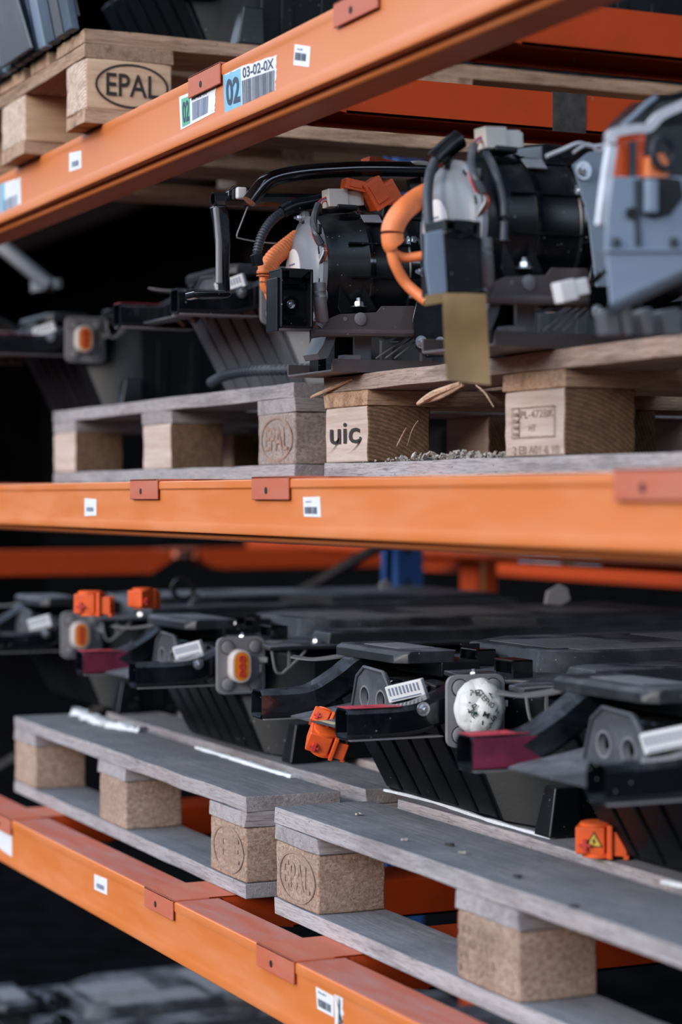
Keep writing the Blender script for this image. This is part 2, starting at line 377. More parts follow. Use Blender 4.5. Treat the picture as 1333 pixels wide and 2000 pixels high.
def side_frame(x, label, brace=True):
    o = thing('rack_side_frame', (x, (YF+YR)/2, 0), label, 'rack frame')
    t = .003
    for y in (YF+.035, YR):
        m = MB()
        m.bb((x-.045, y-.035, 0), (x-.042, y+.035, 3.6)).bb((x+.042, y-.035, 0), (x+.045, y+.035, 3.6)).bb((x-.042, y+.032, 0), (x+.042, y+.035, 3.6))
        m.bb((x-.042, y-.035, 0), (x-.018, y-.032, 3.6)).bb((x+.018, y-.035, 0), (x+.042, y-.032, 3.6))
        u = m.build('upright', 'blue', o)
        MB().bb((x-.06, y-.055, 0), (x+.06, y+.055, .006)).build('foot_plate', 'blue', u)
        h = MB()
        for k in range(40):
            z = .2+k*.08; h.bb((x+.0452, y-.012, z), (x+.0458, y+.0, z+.02))
        h.build('slot_row', 'darkhole', u)
    if brace:
        for z0, z1 in ((.75, 1.35), (1.95, 1.35), (1.95, 2.6)):
            MB().tube([(x, YF+.075, z0), (x, YR-.04, z1)], .014, 4).build('diagonal_brace', 'darkpatch', o)
    return o
side_frame(-4.67, 'far side frame of the rack with blue uprights, seen behind the bottom packs')
side_frame(-.95, 'near side frame of the rack with blue uprights at the right end', False)
def bar(x, z, label, y0=YF, y1=YR+.05, w=.118, h=.050, patch=None, lip=.026, hooked=True):
    o = thing('pallet_support_bar', (x, (y0+y1)/2, z-h), label, 'support bar')
    t = .003; ya, yb = y0+.072, y1-.072
    m = MB().bb((x-w/2, ya-.02, z), (x+w/2, yb+.02, z+t))
    for s in (-1, 1):
        xs = x+s*w/2; xi = xs-s*t
        pts = [(xs, ya, z), (xs, yb, z), (xs, yb, z-h*.4), (xs, yb-.07, z-h), (xs, ya+.11, z-h), (xs, ya+.06, z-h*.86), (xs, ya+.02, z-h*.55)]
        m.prism(pts, (-s*t, 0, 0))
        m.bb((xs, ya+.11, z-h), (xs-s*.014, yb-.07, z-h+t))
    m.build('channel', 'bar', o)
    if hooked:
        for yy, s in ((y0, 1), (y1, -1)):
            k = MB().bb((x-w/2, yy-s*.0035, z), (x+w/2, yy+s*.10, z+.0035)).bb((x-w/2, yy-s*.0035, z-lip), (x+w/2, yy-s*.0005, z+.0035))
            k.build('hook_plate', 'hook', o, bevel=.0012)
        MB().ring((x-.01, y0-.0037, z-lip*.55), (0, -1, 0), .0045, .0001, .0004, 12).build('rivet_hole', 'darkhole', o)
    if patch:
        MB().bb((x+w/2-.0005, patch[0], z-h-.002), (x+w/2+.0012, patch[1], z+.004)).build('grime_patch', 'darkpatch', o)
    return o
bar(P(402, 150, Y=YF).x, ZT, 'red-orange support bar under the top shelf with a dark grime patch', patch=(1.535, 1.59))
bar(P(698, 20, Y=YF).x, ZT, 'red-orange support bar at the top right corner, topmost in the picture')
bar(P(284, 950, Y=YF).x, ZM, 'support bar hooked on the middle beam left of the centre')
bar(P(531, 945, Y=YF).x, ZM, 'support bar hooked on the middle beam below the block stamped uic')
bar(-1.585, ZM, 'support bar hooked on the middle beam at the right edge')
bar(-3.97, ZM, 'support bar of the middle shelf at its far left, under the gray pallet')
bar(P(5, 1585, Y=YF).x, ZB, 'support bar hooked on the bottom beam at the left edge')
bar(P(313, 1750, Y=YF).x, ZB, 'support bar hooked on the bottom beam, second hook from the left')
bar(P(541, 1860, Y=YF).x, ZB, 'support bar hooked on the bottom beam nearest to the camera')
bar(-1.80, ZB, 'support bar of the bottom shelf under the near right pallet')

def label_quad(px4, y=YF+.0022-.0004): return [P(a, b, Y=y) for a, b in px4]
L_ = V((0, -.0003, 0))
def torn(q, n=14, amp=.03, sides='tr'):
    pts = [];
    for (a, b, c, d, key) in ((0, 0, 1, 0, 'b'), (1, 0, 1, 1, 'r'), (1, 1, 0, 1, 't'), (0, 1, 0, 0, 'l')):
        for k in range(n):
            t = k/n; u, v = a+(c-a)*t, b+(d-b)*t
            if key in sides and k:
                j = random.uniform(-amp, amp*.2)
                if key in 'tb': v += j if key == 't' else -j
                else: u += j if key == 'r' else -j
            pts.append(bil(q, u, v))
    return pts
def sticker(beam, px4, mat='paper', barcode=(.15, .12, .8, .48), text=None, tq=(.25, .68, .6, .78), pm='printf', name='barcode_sticker', bars=12, label=None, tear=''):
    q = label_quad(px4); m = MB()
    if tear: m.prism(torn(q, sides=tear), (0, .0003, 0))
    else: m.prism(q, (0, .0003, 0))
    o = m.build(name, mat, beam, label=label)
    if barcode:
        u0, v0, u1, v1 = barcode; b = MB(); u = u0; rr = random.Random(3)
        while u < u1:
            w = (u1-u0)/bars*rr.choice((.2, .35, .5, .6)); quad_on(b, q, u, v0, min(u+w, u1), v1, L_); u += w+(u1-u0)/bars*rr.choice((.25, .4))
        b.build('barcode', pm, o)
    if text:
        t = MB(); text_on(t, text, q, *tq, bold=.025, lift=L_); t.build('lettering', pm, o)
    return o, q
# top beam labels: bottom-left, bottom-right, top-right, top-left
sticker(bT, [(2, 427), (42, 402), (41, 346), (2, 358)], text=None, bars=10, pm='printf', tear='tr', name='location_label', label='faded white location label')
q0 = label_quad([(0, 428), (9, 424), (9, 352), (0, 356)]); MB().prism([p+L_ for p in q0], (0, .0002, 0)).build('blue_field', 'paperb', bT)
sticker(bT, [(135, 336), (159, 328), (159, 294), (135, 299)], bars=8, barcode=(.25, .2, .8, .5))
gl, q = sticker(bT, [(353, 254), (420, 219), (424, 160), (350, 189)], barcode=(.36, .10, .80, .66), text='03-02-00', tq=(.34, .72, .76, .90), bars=16, name='location_label', tear='r', label='torn white label with a green field')
g = MB(); quad_on(g, q, .06, .06, .29, .90, L_); g.build('green_field', 'paperg', gl)
t = MB(); text_on(t, '02', q, .085, .14, .275, .80, .03, L_*2); t.build('lettering', 'print', gl)
blu, q = sticker(bT, [(440, 228), (540, 189), (541, 107), (436, 140)], barcode=(.36, .07, .97, .66), text='03-02-0X', tq=(.375, .70, .95, .95), pm='print', bars=26, name='location_label', tear='tbr', label='torn location label with a light blue field')
g = MB(); g.prism([p+L_ for p in torn([bil(q, 0, -.02), bil(q, .34, -.03), bil(q, .34, .95), bil(q, 0, .93)], amp=.03, sides='tb')], (0, .0002, 0)); g.build('blue_field', 'paperb', blu)
t = MB(); text_on(t, '02', q, .05, .20, .32, .80, .03, L_*3); t.build('lettering', 'print', blu)
sticker(bT, [(573, 127), (604, 131), (607, 91), (576, 86)], text='KLID', barcode=(.08, .25, .78, .62), bars=14, pm='print', tq=(.2, .75, .55, .83))
sticker(bM, [(165, 1008), (188, 1007), (188, 975), (165, 973)], bars=8, barcode=(.2, .25, .8, .5))
sticker(bM, [(594, 1009), (627, 1010), (625, 970), (592, 971)], text='ALLO', barcode=(.08, .15, .8, .50), bars=13, pm='print', tq=(.15, .72, .5, .80))
sticker(bB, [(184, 1737), (209, 1748), (209, 1717), (184, 1707)], bars=9, barcode=(.2, .2, .8, .5))
sticker(bB, [(-8, 1652), (23, 1675), (23, 1618), (-8, 1612)], bars=9, tear='b', label='torn white remnant of a label', barcode=None)
sticker(bB, [(620, 1970), (652, 1987), (652, 1946), (617, 1927)], text='KLID', bars=12, pm='print', barcode=(.1, .15, .85, .52), tq=(.15, .78, .6, .88))
q = label_quad([(655, 2004), (671, 2010), (672, 1945), (653, 1935)])
mm = MB().prism(torn(q, sides='rb', amp=.2), (0, .0003, 0)).build('location_label', 'paper', bB, label='peeling white label strip')
MB().prism([bil(q, a, b)+L_ for a, b in ((.4, .1), (.62, .1), (.66, .8), (.5, .9), (.44, .5))], (0, .0002, 0)).build('lettering', 'print', mm)

# ------------------------------------------------------------------ pallets
def board(m, c, d, jit=.0012, seg=14):
    ax = max(range(2), key=lambda i: d[i]); c = V(c); h = V(d)/2; rings = []
    o = 1-ax
    for k in range(seg+1):
        t = -1+2*k/seg; r = []
        for a, b in ((-1, -1), (-.5, -1), (.5, -1), (1, -1), (1, 1), (.5, 1), (-.5, 1), (-1, 1)):
            p = V((0, 0, 0)); p[ax] = c[ax]+t*h[ax]; p[o] = c[o]+a*h[o]; p.z = c.z+b*h.z
            if abs(a) == 1: p += V((random.uniform(-jit, jit)*.6, random.uniform(-jit, jit), random.uniform(-jit, jit)*.8))
            if k in (0, seg): p[ax] += random.uniform(-jit, jit)*2
            r.append(p)
        rings.append(r)
    return m.loft(rings)
def pallet(loc, rot, label, deck='wg', strg='wg', bottom='wg', blocks='chip', stampf=None, group=None):
    o = thing('euro_pallet', (0, 0, 0), label, 'pallet', group)
    ys = [-.3275, -.16375, 0, .16375, .3275]; ws = [.145, .100, .145, .100, .145]
    for y, w in zip(ys, ws): board(MB(), (0, y, .133), (1.2, w, .022)).build('deck_board', M[deck+'X'], o, bevel=.0015)
    for x in (-.5275, 0, .5275): board(MB(), (x, 0, .111), (.145, .8, .022), seg=8).build('stringer_board', M[strg+'Y'], o, bevel=.0015)
    bl = {}
    for i, x in enumerate((-.5275, 0, .5275)):
        for j, (y, w) in enumerate(((-.35, .1), (0, .145), (.35, .1))):
            b = MB(); c = V((x, y, .061)); rings = []
            for k in range(7):
                z = .0221+.0778*k/6; r = []
                for a, bb_ in ((-1, -1), (-.4, -1), (.4, -1), (1, -1), (1, 0), (1, 1), (-1, 1), (-1, 0)):
                    q = 1 - (.03 if abs(a) == 1 and abs(bb_) == 1 else 0)
                    r.append(V((x+a*.0725*q+random.uniform(-.0008, .0008), y+bb_*w/2*q+random.uniform(-.0008, .0008), z)))
                rings.append(r)
            bk = blocks if isinstance(blocks, str) else blocks[(i+j) % len(blocks)]
            bl[i, j] = b.loft(rings).build('block', bk, o, bevel=.003)
    for y, w in ((-.35, .1), (0, .145), (.35, .1)): board(MB(), (0, y, .011), (1.2, w, .022)).build('bottom_board', M[bottom+'X'], o, bevel=.0015)
    if stampf: stampf(o, bl)
    o.location = loc; o.rotation_euler = (0, 0, rot)
    return o
# faces in pallet space
def front_quad(x0, x1, y=-.4005): return [V((x0, y, .0221)), V((x1, y, .0221)), V((x1, y, .0999)), V((x0, y, .0999))]
def oval(m, q, cu, cv, ru, rv, w, n=36, lift=V((0, 0, 0))):
    for k in range(n):
        a, b = 6.28319*k/n, 6.28319*(k+1)/n
        m.add([bil(q, cu+math.cos(t)*(ru+s*w*.6), cv+math.sin(t)*(rv+s*w))+lift for t, s in ((a, 1), (b, 1), (b, -1), (a, -1))], [(0, 1, 2, 3)])
def stamp_EPAL(ink, i=2, wob=1, part='EPAL'):
    def f(o, bl):
        x = (-.5275, 0, .5275)[i]; q = front_quad(x-.0725, x+.0725); m = MB()
        oval(m, q, .53, .5, .40, .42, .022, lift=V((0, -.0006, 0))); text_on(m, part, q, .24, .29, .83, .74, .012, V((0, -.0006, 0)))
        m.build('stamp', ink, bl[i, 0])
    return f
def stamp_uic(o, bl):
    q = front_quad(-.6, -.455); m = MB(); l = V((0, -.0006, 0))
    text_on(m, 'uic', q, .16, .34, .84, .72, .012, l)
    for cu in (.36, .86):
        for k in range(8):
            t0, t1 = k/8, (k+1)/8
            f = lambda t, w: bil(q, cu-.28*t*t+.0+w*(1-t), .45-.30*t)+l
            m.add([f(t0, .02), f(t0, -.02), f(t1, -.02), f(t1, .02)], [(0, 1, 2, 3)])
    m.build('stamp', 'ink', bl[0, 0])
    q = front_quad(-.0725, .0725); m = MB()
    def fr(u0, v0, u1, v1, w=.012):
        quad_on(m, q, u0, v0, u1, v0+w*1.6, l); quad_on(m, q, u0, v1-w*1.6, u1, v1, l); quad_on(m, q, u0, v0, u0+w, v1, l); quad_on(m, q, u1-w, v0, u1, v1, l)
    fr(.28, .28, .86, .75); fr(.16, .28, .29, .75, .008)
    text_on(m, 'PL-472BK', q, .31, .58, .84, .70, .0, l); text_on(m, 'HT', q, .45, .38, .56, .48, 0, l); text_on(m, '2 EB A01-6 10', q, .18, .04, .92, .16, .0, l)
    for k in range(4): quad_on(m, q, .19, .32+k*.1, .26, .37+k*.1, l)
    m.build('stamp', 'inkf', bl[1, 0])
def stamp_BR(o, bl):
    stamp_EPAL('inkf', 0, part='EPAL')(o, bl)
    q = front_quad(-.0725, .0725); m = MB(); l = V((0, -.0006, 0))
    for k, s in enumerate(('42 189', 'EUR HT', 'PL 203', '1-95')): text_on(m, s, q, .05, .70-.19*k, .62, .82-.19*k, 0, l)
    m.build('stamp', 'inkf', bl[1, 0])
p_br = pallet((-2.655+.6, 1.12+.4, ZB+.0035), 0, 'gray weathered pallet on the bottom shelf, nearest to the camera', stampf=stamp_BR)
p_bl = pallet((-2.752-.605, 1.125+.4, ZB+.0035), math.radians(-.4), 'weathered pallet on the bottom shelf at the left, farther from the camera', stampf=stamp_EPAL('inkf', 2, part='E'))
p_mr = pallet((-2.78+.6, 1.25+.4, ZM+.0035), 0, 'pallet on the middle shelf stamped uic with a splintered front board', deck='wm', strg='wt', bottom='wg', blocks='solid', stampf=stamp_uic)
p_ml = pallet((-2.895-.6, 1.25+.4, ZM+.0035), math.radians(.3), 'gray pallet on the middle shelf at the left, loaded with ribbed packs', deck='wg', strg='wg', blocks=['solid', 'solid', 'chipg'], stampf=stamp_EPAL('inkf', 2))
def stamp_TL(o, bl):
    # the pallet is turned so that its long side faces local -y
    stamp_EPAL('ink', 0)(o, bl)
p_tl = pallet((-3.118-.4, 1.0+.6, ZT+.0005), math.pi/2, 'clean tan pallet on the top shelf branded EPAL on its corner block', deck='wt', strg='wt', bottom='wt', blocks='solidt', stampf=stamp_TL)

# splinters and crumbs on the pallet stamped uic
def splinter(path, r0, parent, n=7):
    pts = smoothpath([P(*p[:2], Y=p[2]) for p in path], 5); k_ = len(pts)-1
    m = MB().tube(pts, lambda k: r0*(.25+.75*math.sin(math.pi*min(1, (k+.8)/(k_*.75+1))*.5))*(1-.6*(k/k_)), n)
    o = m.build('splinter', 'splint', parent, smooth=True)
    o.rotation_euler = (0, 0, 0); return o
for pth, r in (([(608, 776, 1.245), (640, 762, 1.245), (690, 740, 1.25)], .0045), ([(817, 789, 1.24), (850, 768, 1.24), (900, 749, 1.25)], .007),
               ([(825, 786, 1.245), (862, 775, 1.245), (905, 752, 1.252)], .005), ([(930, 752, 1.245), (948, 768, 1.245), (965, 795, 1.245)], .0018),
               ([(776, 871, 1.27), (794, 836, 1.262)], .0022), ([(796, 871, 1.30), (806, 840, 1.29), (817, 822, 1.28)], .0016)):
    splinter(pth, r, p_mr)
m = MB(); rr = random.Random(5)
for k in range(420):
    x = rr.uniform(-2.66, -2.24); y = rr.uniform(1.252, 1.345); hgt = .009*math.exp(-((x+2.42)/.14)**2)
    if rr.random() > .25+.75*math.exp(-((x+2.42)/.15)**2): continue
    s = rr.choice((.0015, .002, .003, .0045)); m.box((x, y, ZM+.0255+rr.uniform(0, hgt)+s*.3), (s*rr.uniform(.6, 2.4), s*rr.uniform(.6, 1.6), s*rr.uniform(.5, 1)), (rr.uniform(-1, 1), rr.uniform(-1, 1), rr.uniform(0, 3)))
tag(m.build('wood_crumbs', 'debris'), 'gray heap of wood crumbs between the blocks of the uic pallet', 'debris', kind='stuff')

# ------------------------------------------------------------------ battery pack
DB = ZB+.0035+.144                               # deck height of the bottom shelf
def make_pack():
    X0, Y0, Z0 = -2.568, 1.12, DB+.001
    o = thing('battery_pack', (X0, Y0, Z0), 'x', 'battery pack')
    L = lambda x, y, z: V((X0+x, Y0+y, Z0+z))
    # tray
    zt = .165; n = 13
    bot = [L(-.185, .235, 0), L(-.165, .212, 0), L(.17, .212, 0), L(.275, .235, 0), L(.285, .25, 0), L(.285, 1.08, 0), L(-.185, 1.08, 0)]
    top = [L(-.225, .175, zt), L(-.205, .145, zt), L(.155, .145, zt), L(.165, .235, zt), L(.295, .245, zt), L(.295, 1.08, zt), L(-.225, 1.08, zt)]
    tr = MB().loft([bot, top]).build('ribbed_tray', 'tray', o, bevel=.004)
    m = MB()
    for k in range(6):
        u = (k+.5)/6; xb = -.165+.335*u; xt = -.205+.36*u; w = .0235
        lo = [L(xb-w, .205, .006), L(xb+w, .205, .006), L(xb+w, .214, .006), L(xb-w, .214, .006)]
        hi = [L(xt-w, .138, zt-.01), L(xt+w, .138, zt-.01), L(xt+w, .149, zt-.01), L(xt-w, .149, zt-.01)]
        m.loft([lo, hi])
    m.build('front_ribs', 'tray', tr, bevel=.002)
    m = MB()
    for k in range(11):
        y = .28+.07*k; m.loft([[L(.280, y, .01), L(.290, y, .01), L(.290, y+.022, .01), L(.280, y+.022, .01)], [L(.289, y, .14), L(.299, y, .14), L(.299, y+.022, .14), L(.289, y+.022, .14)]])
    m.build('side_ribs', 'tray', tr, bevel=.002)
    MB().hexa([L(.27, .198, 0), L(.31, .198, 0), L(.31, .245, 0), L(.27, .245, 0)], [L(.278, .210, .062), L(.305, .210, .062), L(.305, .245, .062), L(.275, .245, .062)]).build('foot_block', 'blk', o, bevel=.003)
    # cover
    fl = [(-.24, .24), (-.20, .185), (-.05, .215), (.04, .20), (.10, .185), (.16, .20), (.20, .235), (.25, .175), (.305, .165), (.305, 1.11), (-.24, 1.11)]
    MB().prism([L(a, b, .178) for a, b in fl], (0, 0, .007)).build('cover_flange', 'cover', o, bevel=.002)
    def slab(pts, z0, z1, inset, nm, mat='cover', bv=.003):
        cx = sum(p[0] for p in pts)/len(pts); cy = sum(p[1] for p in pts)/len(pts)
        ins = [(a-inset*(1 if a > cx else -1), b-inset*(1 if b > cy else -1)) for a, b in pts]
        return MB().loft([[L(a, b, z0) for a, b in pts], [L(a, b, z1) for a, b in ins]]).build(nm, mat, o, bevel=bv)
    c1 = slab([(-.20, .40), (-.12, .30), (.10, .30), (.15, .36), (.15, .62), (.24, .70), (.24, 1.10), (-.20, 1.10)], .183, .214, .012, 'raised_cover')
    slab([(.19, .32), (.22, .27), (.295, .27), (.295, 1.10), (.255, 1.10), (.255, .66), (.19, .58)], .184, .203, .006, 'side_channel')
    for a, b, c, d in ((-.10, .34, .02, .50), (.03, .36, .12, .58), (-.14, .60, .10, .76), (-.05, .80, .12, .95)):
        MB().bb(L(a, b, .2141), L(c, d, .2146)).build('cover_label', 'paperd', o)
    MB().bb(L(.03, .335, .2147), L(.085, .43, .2151)).build('cover_label', 'plate', o)
    # lid box
    ld = [(-.195, .145), (-.18, .135), (.005, .135), (.02, .15), (.02, .22), (-.195, .22)]
    lid = MB().loft([[L(a, b, .195) for a, b in ld], [L(a, b, .207) for a, b in ld], [L(a*.97, .006+b*.99, .212) for a, b in ld]]).build('junction_lid', 'cover', o, bevel=.0015)
    MB().bb(L(-.14, .16, .2121), L(-.03, .215, .2126)).build('cover_label', 'paperd', lid)
    MB().bb(L(-.16, .20, .175), L(.02, .26, .197)).build('junction_box', 'blk', o, bevel=.003)
    # tab at the far corner
    m = MB().sweep(smoothpath([L(-.235, .09, .190), L(-.22, .12, .186), L(-.21, .17, .192)], 4), [(-.02, -.001), (.02, -.001), (.02, .001), (-.02, .001)]); m.build('bent_tab', 'gm', o)
    # arms
    def arm(x, pts):
        m = MB().hollow(smoothpath([L(x, a, b) for a, b in pts], 6), .038, .039, .0022, ch=.0065)
        a = m.build('support_arm', 'arm', o, smooth=True); return a
    a1 = arm(-.14, [(-.004, .134), (.045, .134), (.08, .139), (.12, .160), (.155, .182), (.20, .186), (.30, .160)])
    a2 = arm(.14, [(-.004, .134), (.06, .134), (.10, .138), (.14, .152), (.18, .168), (.22, .172), (.30, .155)])
    for x in (-.14, .14):
        m = MB().bb(L(x-.020, .0, .1130), L(x+.020, .13, .1145)); m.build('weld_flange', 'gm', o)
        MB().ring(L(x, .035, .1536), (0, 0, 1), .007, .0045, .0006, 16).build('drain_hole', 'darkhole', o)
    # gusset sheet between the arms, standing plate with two holes
    sh = [(-.121, .055), (-.10, .03), (.10, .03), (.121, .05), (.121, .18), (-.121, .18)]
    rings = [[L(a, b, .118+(.02 if b > .1 else 0)) for a, b in sh], [L(a, b, .1205+(.02 if b > .1 else 0)) for a, b in sh]]
    MB().loft(rings).build('gusset_sheet', 'gusset', o)
    g = bmesh.new(); nseg = 22
    hp = [(.055-.052, .122), (.115-.02, .122), (.098, .165), (.085, .180), (.035, .183), (.016, .168)]
    pts_out = [(-.065, .122), (.075, .122), (.052, .172), (.037, .187), (-.022, .190), (-.045, .176)]
    # plate with real holes: build as grid of quads around two holes
    def plate_holes(pts, holes, y, t, r):
        bm = bmesh.new(); vo = [bm.verts.new(L(a, y, b)) for a, b in pts]
        edges = [bm.edges.new((vo[i], vo[(i+1) % len(vo)])) for i in range(len(vo))]
        for hx, hz in holes:
            vh = [bm.verts.new(L(hx+r*math.cos(6.28319*k/18), y, hz+r*1.15*math.sin(6.28319*k/18))) for k in range(18)]
            edges += [bm.edges.new((vh[k], vh[(k+1) % 18])) for k in range(18)]
        bmesh.ops.triangle_fill(bm, use_beauty=True, use_dissolve=False, edges=edges)
        ret = bmesh.ops.extrude_face_region(bm, geom=bm.faces[:])
        for v in ret['geom']:
            if isinstance(v, bmesh.types.BMVert): v.co.y += t
        m = MB(); bm.verts.index_update(); m.add([v.co.copy() for v in bm.verts], [tuple(v.index for v in f.verts) for f in bm.faces]); bm.free(); return m
    gp = plate_holes(pts_out, [(-.022, .150), (.028, .148)], .105, .004, .013).build('gusset_plate', 'gusset', o)
    m = MB()
    for hx, hz in ((-.022, .150), (.028, .148)): m.ring(L(hx, .1045, hz), (0, 1, 0), .0155, .0128, .010, 20)
    m.build_each(2, 'hole_collar', 'gm', gp, smooth=True)
    MB().tube([L(a_, .104, b_) for a_, b_ in pts_out[:1]+pts_out[:0:-1]], .0026, 6).build('folded_edge', 'gusset', gp, smooth=True)
    for x in (-.055, 0, .05): MB().lathe(L(x, .082, .120), (0, .5, .5), [(.009, -.004), (.007, .006), (.002, .012)], 10).build('weld_nub', 'gusset', gp, smooth=True)
    # yellow note
    # white connector tag
    c = L(.098, .108, .168)
    R = Euler((math.radians(10), math.radians(-14), math.radians(34)))
    tg = MB().box(c, (.056, .009, .022), R).build('connector_tag', 'white', o, bevel=.0015)
    m = MB(); Rm = R.to_matrix()
    for k in range(9): m.box(c+Rm@V((-.022+k*.0054, -.0048, .003)), (.0022, .0012, .010), R)
    m.box(c+Rm@V((0, -.0048, -.0075)), (.045, .0012, .0014), R)
    m.build('pin_slots', 'printf', tg)
    # dark plug behind tag and wires
    MB().box(L(.075, .16, .165), (.03, .03, .022), (0, .2, .4)).box(L(.075, .142, .168), (.026, .01, .016), (0, .2, .4)).build('wire_plug', 'blk', o, bevel=.003)
    m = MB()
    for k in range(4): m.tube(smoothpath([L(.02-.01*k, .12, .165), L(.045, .11+.01*k, .18-.004*k), L(.07, .15, .17)], 4), .0016, 5)
    m.build_each(4, 'wire', 'blkm', o, smooth=True)
    # gray mount plate on the right face with four round bosses
    xp = .168; y0, y1, z0, z1 = .128, .212, .100, .192; r = .012
    oc = []
    for cy, cz, a0 in ((y1-r, z1-r, 0), (y0+r, z1-r, 90), (y0+r, z0+r, 180), (y1-r, z0+r, 270)):
        for k in range(5):
            a = math.radians(a0+k*22.5); oc.append(L(xp, cy+r*math.cos(a), cz+r*math.sin(a)))
    mp = MB().prism(oc, (.006, 0, 0)).build('mount_plate', 'plate', o, bevel=.001)
    m = MB()
    for y in (y0+.018, y1-.018):
        for z in (z0+.016, z1-.016): m.lathe(L(xp+.006, y, z), (1, 0, 0), [(.0105, 0), (.0105, .003), (.0085, .0042)], 20)
    m.build_each(4, 'round_boss', 'plate', mp, smooth=True)
    m = MB()
    for y in (y0+.018, y1-.018):
        for z in (z0+.016, z1-.016): m.ring(L(xp+.0061, y, z), (1, 0, 0), .0118, .0105, .0006, 20)
    m.build_each(4, 'boss_groove', 'darkhole', mp)
    MB().lathe(L(xp+.006, (y0+y1)/2+.006, (z0+z1)/2-.004), (1, 0, 0), [(.026, 0), (.026, .006), (.022, .009)], 24).build('socket_boss', 'plate', mp, smooth=True)
    MB().bb(L(xp+.006, y1-.03, .15), L(xp+.010, y1+.002, .158)).bb(L(xp+.006, y1-.03, .135), L(xp+.014, y1-.01, .147)).build('lock_clip', 'cream', mp)
    MB().bb(L(.159, .15, .12), L(xp, .2, .175)).build('plate_stay', 'blk', o)
    # open frame beyond the plate
    loop = [L(.300, .170, .184), L(.300, .218, .184), L(.300, .228, .176), L(.300, .194, .146), L(.300, .184, .142), L(.300, .176, .150), L(.300, .170, .184)]
    MB().tube(smoothpath(loop, 4), .0022, 6, up=(1, 0, 0)).build('window_frame', 'gm', o, smooth=True)
    MB().bb(L(.299, .198, .184), L(.301, .202, .150)).build('thin_strap', 'gm', o)
    # small channel brackets on the cover and bolts
    m = MB()
    for (a, b) in ((-.06, .27), (.13, .22)):
        m.bb(L(a, b, .186), L(a+.004, b+.03, .214 if b > .25 else .208)).bb(L(a, b, .206), L(a+.05, b+.03, .209)).bb(L(a+.046, b, .186), L(a+.05, b+.03, .209))
    m.build_each(2, 'cover_bracket', 'blkm', o, bevel=.001)
    m = MB(); m.bolt(L(.13, .19, .186), (0, 0, 1), .006); m.bolt(L(.162, .10, .150), (1, 0, 0), .006); m.bolt(L(.27, .26, .186), (0, 0, 1), .006); m.bolt(L(-.23, .32, .186), (0, 0, 1), .006)
    m.build_each(4, 'bolt', 'steel', o, smooth=True)
    return o, L
pack, PL = make_pack()
def oval_connector(parent, L):
    c = L(.168+.019, .163, .146)
    def st(w, h, x, n=9):
        pts = []
        for cz, a0 in ((h/2-w/2, 0), (-(h/2-w/2), 180)):
            for k in range(n):
                a = math.radians(a0+180*k/(n-1)); pts.append(c+V((x, w/2*math.cos(a), cz+w/2*math.sin(a))))
        return pts
    MB().loft([st(.034, .054, -.014), st(.034, .054, .008)]).build('connector_rim', 'oring', parent, bevel=.002)
    cc = MB().loft([st(.027, .047, 0), st(.027, .047, .0085)]).build('orange_connector', 'orgb', parent, bevel=.001)
    m = MB()
    for z in (-.012, 0, .012): m.ring(c+V((.0086, 0, z)), (1, 0, 0), .006, .004, .0012, 16)
    m.box(c+V((.009, 0, 0)), (.001, .004, .03)); m.build('pin_wells', 'redp', cc, smooth=True)
def place(deckz, px_l, px_r, label, y=1.12, group=None, skip=(), rz=0):
    a = P(px_l, 1400, Y=y); b = P(px_r, 1400, Y=y)
    c = copy_tree(pack, skip=skip); c.location = ((a.x+b.x)/2, y, deckz); c.rotation_euler = (0, 0, rz)
    c['label'] = label
    if group: c['group'] = group
    return c
pk4 = place(DB+.001, 923, 1160, 'black battery pack at the right edge of the bottom shelf, arm tip painted red')
pk2 = place(DB+.001, 160, 262, 'black battery pack on the left bottom pallet with an orange oval connector on gray plate')
pk1 = place(DB+.001, -95, 0, 'black battery pack at the left end of the bottom shelf under orange plugs')
DM = ZM+.0035+.144
pkA = place(DM+.001, 228, 350, 'gray ribbed battery pack on the middle shelf behind the hanging tube bracket', y=1.15)
pkB = place(DM+.001, -90, 18, 'dusty battery pack with an orange connector at the left of the middle shelf', y=1.15)
DT = ZT+.145
pkT = copy_tree(pack, skip=('support_arm', 'gusset_sheet', 'gusset_plate', 'connector_tag', 'weld_flange', 'drain_hole', 'junction_lid', 'wire', 'wire_plug')); pkT.location = (-3.44, 1.06, DT+.002); pkT['label'] = 'battery pack standing on the tan EPAL pallet of the top shelf'
pack['label'] = 'black battery pack on the near bottom pallet with a crumpled film ball on its plate'
for pk in (pk1, pk2, pk4, pkB):
    mp = [c for c in pk.children if c.name.startswith('mount_plate')][0]
    off = V(pk.location)-V((-2.568, 1.12, DB+.001))
    oval_connector(mp, lambda x, y, z: PL(x, y, z)+off)
# gray trays on the middle shelf pack and the top one
for pk in (pkA,):
    for c in pk.children:
        if c.name.startswith('ribbed_tray'):
            for q_ in (c, *c.children):
                q_.data = q_.data.copy(); q_.data.materials[0] = M['graytray']
